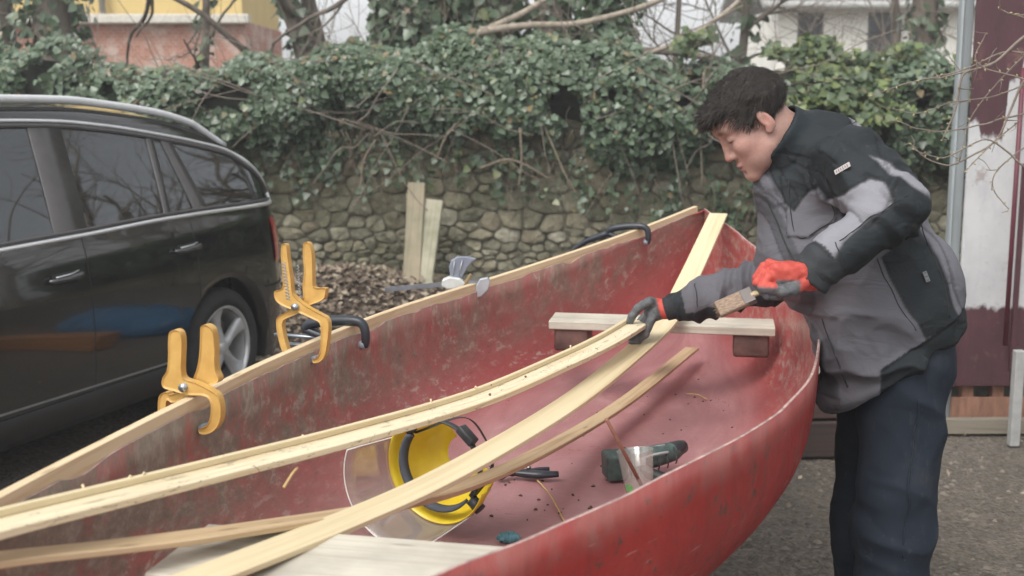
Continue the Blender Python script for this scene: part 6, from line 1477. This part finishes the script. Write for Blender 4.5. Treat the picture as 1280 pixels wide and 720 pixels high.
s2_ = t.noise(co, 60, 3, .7); c = t.mix(t.mr(s2_, .70, .76, 0, .5), c, (.20, .19, .17)); cz = t.noise(co, 5, 6, .7); c = t.mix(t.mr(cz, .54, .72, 0, .3), c, (.06, .055, .05)); cw = t.noise(t.coord('Object', (1, 1, .35)), 40, 4, .7); c = t.mix(t.mr(cw, .58, .70, 0, .3), c, (.075, .08, .085)); t.set('Base Color', c); t.set('Roughness', .85); t.set('Specular IOR Level', .25); t.bump(t.math('ADD', n, t.math('MULTIPLY', t.noise(co, 220, 3), .3)), .3, .004)
tro = obj('trousers', v, q, t.m, person)
seamt = [((1150, 440), (1160, 470), (1164, 505)), ((1085, 610), (1100, 616), (1128, 614)), ((1085, 612), (1086, 650), (1090, 700))]
sm = MB(); P = [];
for u in np.linspace(0, 1, 30):
    y_ = 500 + 215 * u; px_ = 1150 - 20 * u
    o_ = np.array([0, 0, CAM_H]); d_ = nrm(ray(px_, y_)); w_ = v - o_; tt = w_ @ d_; off = np.linalg.norm(w_ - tt[:, None] * d_, axis=1); k = np.where(off < .01)[0]
    if len(k): P.append(v[k[np.argmin(tt[k])]] + [0, -.001, 0])
if len(P) > 4: sm.add(*tube(crspline(P[::3], 40), .0028, 5)); sm.build('side_seam', t.m, tro)
# ---------------- boots
M_boot = simple('work_boot', (.035, .028, .022), .7, var=.3, bump=.3); M_sole = simple('boot_sole', (.02, .02, .02), .9)
for A_ in (ANn, ANf):
    def f(g, A_=A_):
        d = cap(g, A_ + [0, 0, .06], A_ + [0.01, 0, -.03], .052, .05); d = smin(d, cap(g, A_ + [.02, 0, -.045], A_ + [-.14, -.01, -.052], .042, .036, ((0, 1, 0), 1.15)), .03); return smax(d, -(g[..., 2] - .018), .004)
    v, q = snet(f, A_ - [.25, .1, .1], A_ + [.1, .1, .14], .007); b = obj('boot', v, q, M_boot, person)
    pl_ = [(.065, 0), (.06, .035), (0, .043), (-.08, .05), (-.15, .045), (-.182, .02), (-.185, -.02), (-.15, -.052), (-.08, -.055), (0, -.043), (.06, -.035)]; vv_, ff_ = plate(pl_, .022, np.array([A_[0], A_[1], .013]), (1, 0, 0), (0, 1, 0)); bevel(obj('sole', vv_, ff_, M_sole, b, smooth=False), .003, 2)

# ---------------- gloves
def glovemat():
    t = NT('coated_glove'); a = t.attr('coat').outputs['Fac']; co = t.coord('Object'); n = t.noise(co, 60, 4, .65); red_ = t.ramp(n, [(.3, (.40, .045, .032)), (.7, (.54, .085, .06))]); gr = t.ramp(n, [(.3, (.045, .048, .052)), (.55, (.10, .105, .11)), (.8, (.19, .19, .19))])
    t.set('Base Color', t.mix(a, red_, gr)); t.set('Roughness', .65); t.bump(t.math('ADD', n, t.noise(co, 300, 2)), .45, .002); return t.m
M_glove = glovemat()
def glove(palm, fingers, thumb, cuff, coat, name='glove'):
    """palm: list of (a,b,r1,r2); fingers: joints + radii; coat(v,N)->0..1"""
    def f(g):
        d = None
        for a, b, r1, r2 in palm: c = cap(g, a, b, r1, r2); d = c if d is None else smin(d, c, .012)
        for a, b, r1, r2 in cuff: d = smin(d, cap(g, a, b, r1, r2), .010)
        for ch, rr in fingers + [thumb]:
            e = None
            for i in range(len(ch) - 1): c = cap(g, ch[i], ch[i + 1], rr[i], rr[i + 1]); e = c if e is None else smin(e, c, .003)
            d = smin(d, e, .0028)
        return d
    pts = np.array([p for a, b, *_ in palm + cuff for p in (a, b)] + [p for ch, _ in fingers + [thumb] for p in ch])
    v, q = snet(f, pts.min(0) - .055, pts.max(0) + .055, .0022); v = relax(v, q, 1, .4); N = vnormals(v, q); v = v + N * (.0012 * fbm(v * 60, 2))[:, None]
    return obj(name, v, q, M_glove, person, attrs={'coat': coat(v, N)})
# far hand pinching the marked strip
Yh = 3.46
F = lambda px, py, dy=0: J(px, py, Yh + dy)
kn = [(813, 402, -.030), (811, 398, -.008), (811, 393, .014), (813, 388, .034)]
fing = []
for i, (kx, ky, dy) in enumerate(kn):
    fing.append(([F(822, 390, dy * .6), F(kx, ky, dy), F(kx - 6 - i * 1.0, ky + 16 - i * 2, dy), F(kx - 16 - i * .5, ky + 24 - i * 2, dy), F(kx - 24, ky + 26 - i * 2.5, dy - .002)], [.0125, .0125, .0115, .0108, .0092 if i < 3 else .0082]))
thumb = ([F(824, 380, -.02), F(812, 377, -.028), F(798, 385, -.030), F(790, 395, -.026), F(786, 406, -.020)], [.015, .0145, .013, .0125, .0105])
wr = WRf + axf * .045
glove([(wr, F(816, 390, 0), .026, .026), (F(826, 386, -.016), F(815, 396, -.022), .020, .016), (F(826, 384, .014), F(814, 390, .022), .020, .016)], fing, thumb, [(WRf + axf * .030, wr, .031, .027)], lambda v, N: sstep(.030, .022, (v - (F(824, 384))) @ axf * -1 + .022) * 1.0)
# near hand: fist round the brush handle, red back up
Yn = 2.70
F = lambda px, py, dy=0: J(px, py, Yn + dy)
kn = [(961, 346, -.036), (955, 341, -.015), (955, 334, .009), (962, 330, .032)]
fing = []
for i, (kx, ky, dy) in enumerate(kn):
    fing.append(([F(985, 338, dy * .7), F(kx, ky, dy), F(kx - 9, ky + 13, dy - .004), F(kx - 2, ky + 24, dy - .006), F(kx + 14, ky + 25, dy - .004)], [.0138, .0118, .0102, .0094, .0084 if i < 3 else .0075]))
thumb = ([F(1004, 352, -.026), F(992, 362, -.040), F(978, 364, -.050), F(966, 360, -.052), F(956, 361, -.048)], [.017, .016, .014, .013, .0105])
wr = WRn + axn * .025
glove([(wr, F(985, 341, 0), .030, .026), (F(1000, 340, -.02), F(972, 337, -.028), .022, .018), (F(1000, 338, .02), F(972, 336, .026), .022, .018), (F(1000, 350, -.005), F(972, 352, -.010), .020, .017), (F(992, 348, -.026), F(966, 350, -.028), .017, .014)], fing, thumb, [(WRn + axn * .006, wr, .035, .030)], lambda v, N: np.clip(sstep(J(0, 344, Yn)[2], J(0, 349, Yn)[2], v[:, 2] + .014 * (v[:, 0] < J(964, 350, Yn)[0])) * sstep(J(1012, 0, Yn)[0], J(1004, 0, Yn)[0], v[:, 0]), 0, 1))
# brush held in the near hand
def brush():
    a, b, c, d = F(1000, 356, -.012), F(948, 366, -.014), F(930, 373, -.012), F(896, 388, -.008); root = empty('paint_brush', b, 'flat paint brush with brown bristles held in the red glove', 'brush')
    m = MB(); m.add(*tube(crspline([a, (a + b) / 2, b, b + (c - b) * .5], 20), [.006, .008, .009, .012], 12, flat=.7)); m.build('handle', simple('brush_handle', (.45, .34, .20), .5), root)
    dr = nrm(d - c); R = axes(dr, (0, -.6, .8)); m = MB(); m.add(*box(b + (c - b) * .72, (.028, .042, .016), R)); bevel(m.build('ferrule', simple('dull_ferrule', (.16, .14, .13), .5, metal=.5), root, smooth=False), .002, 2)
    v, f = box((c + d) / 2 + dr * -.004, (np.linalg.norm(d - c) + .004, .044, .013), R); o = obj('bristles', v, f, simple('bristle', (.24, .17, .12), .85, var=.35, scale=60, stretch=(1, 4, 4)), root, smooth=False); bevel(o, .003, 2)
    r = np.random.default_rng(3); mb = MB()
    for k in range(60):
        p = (c + d) / 2 + R @ np.array([np.linalg.norm(d - c) / 2 - .004, r.uniform(-.021, .021), r.uniform(-.006, .006)]); mb.add(*tube([p, p + dr * r.uniform(.004, .012) + r.normal(0, .001, 3)], [.0009, .0003], 3, cap=False))
    mb.build('bristle_tips', bpy.data.materials['bristle'], o)
brush()
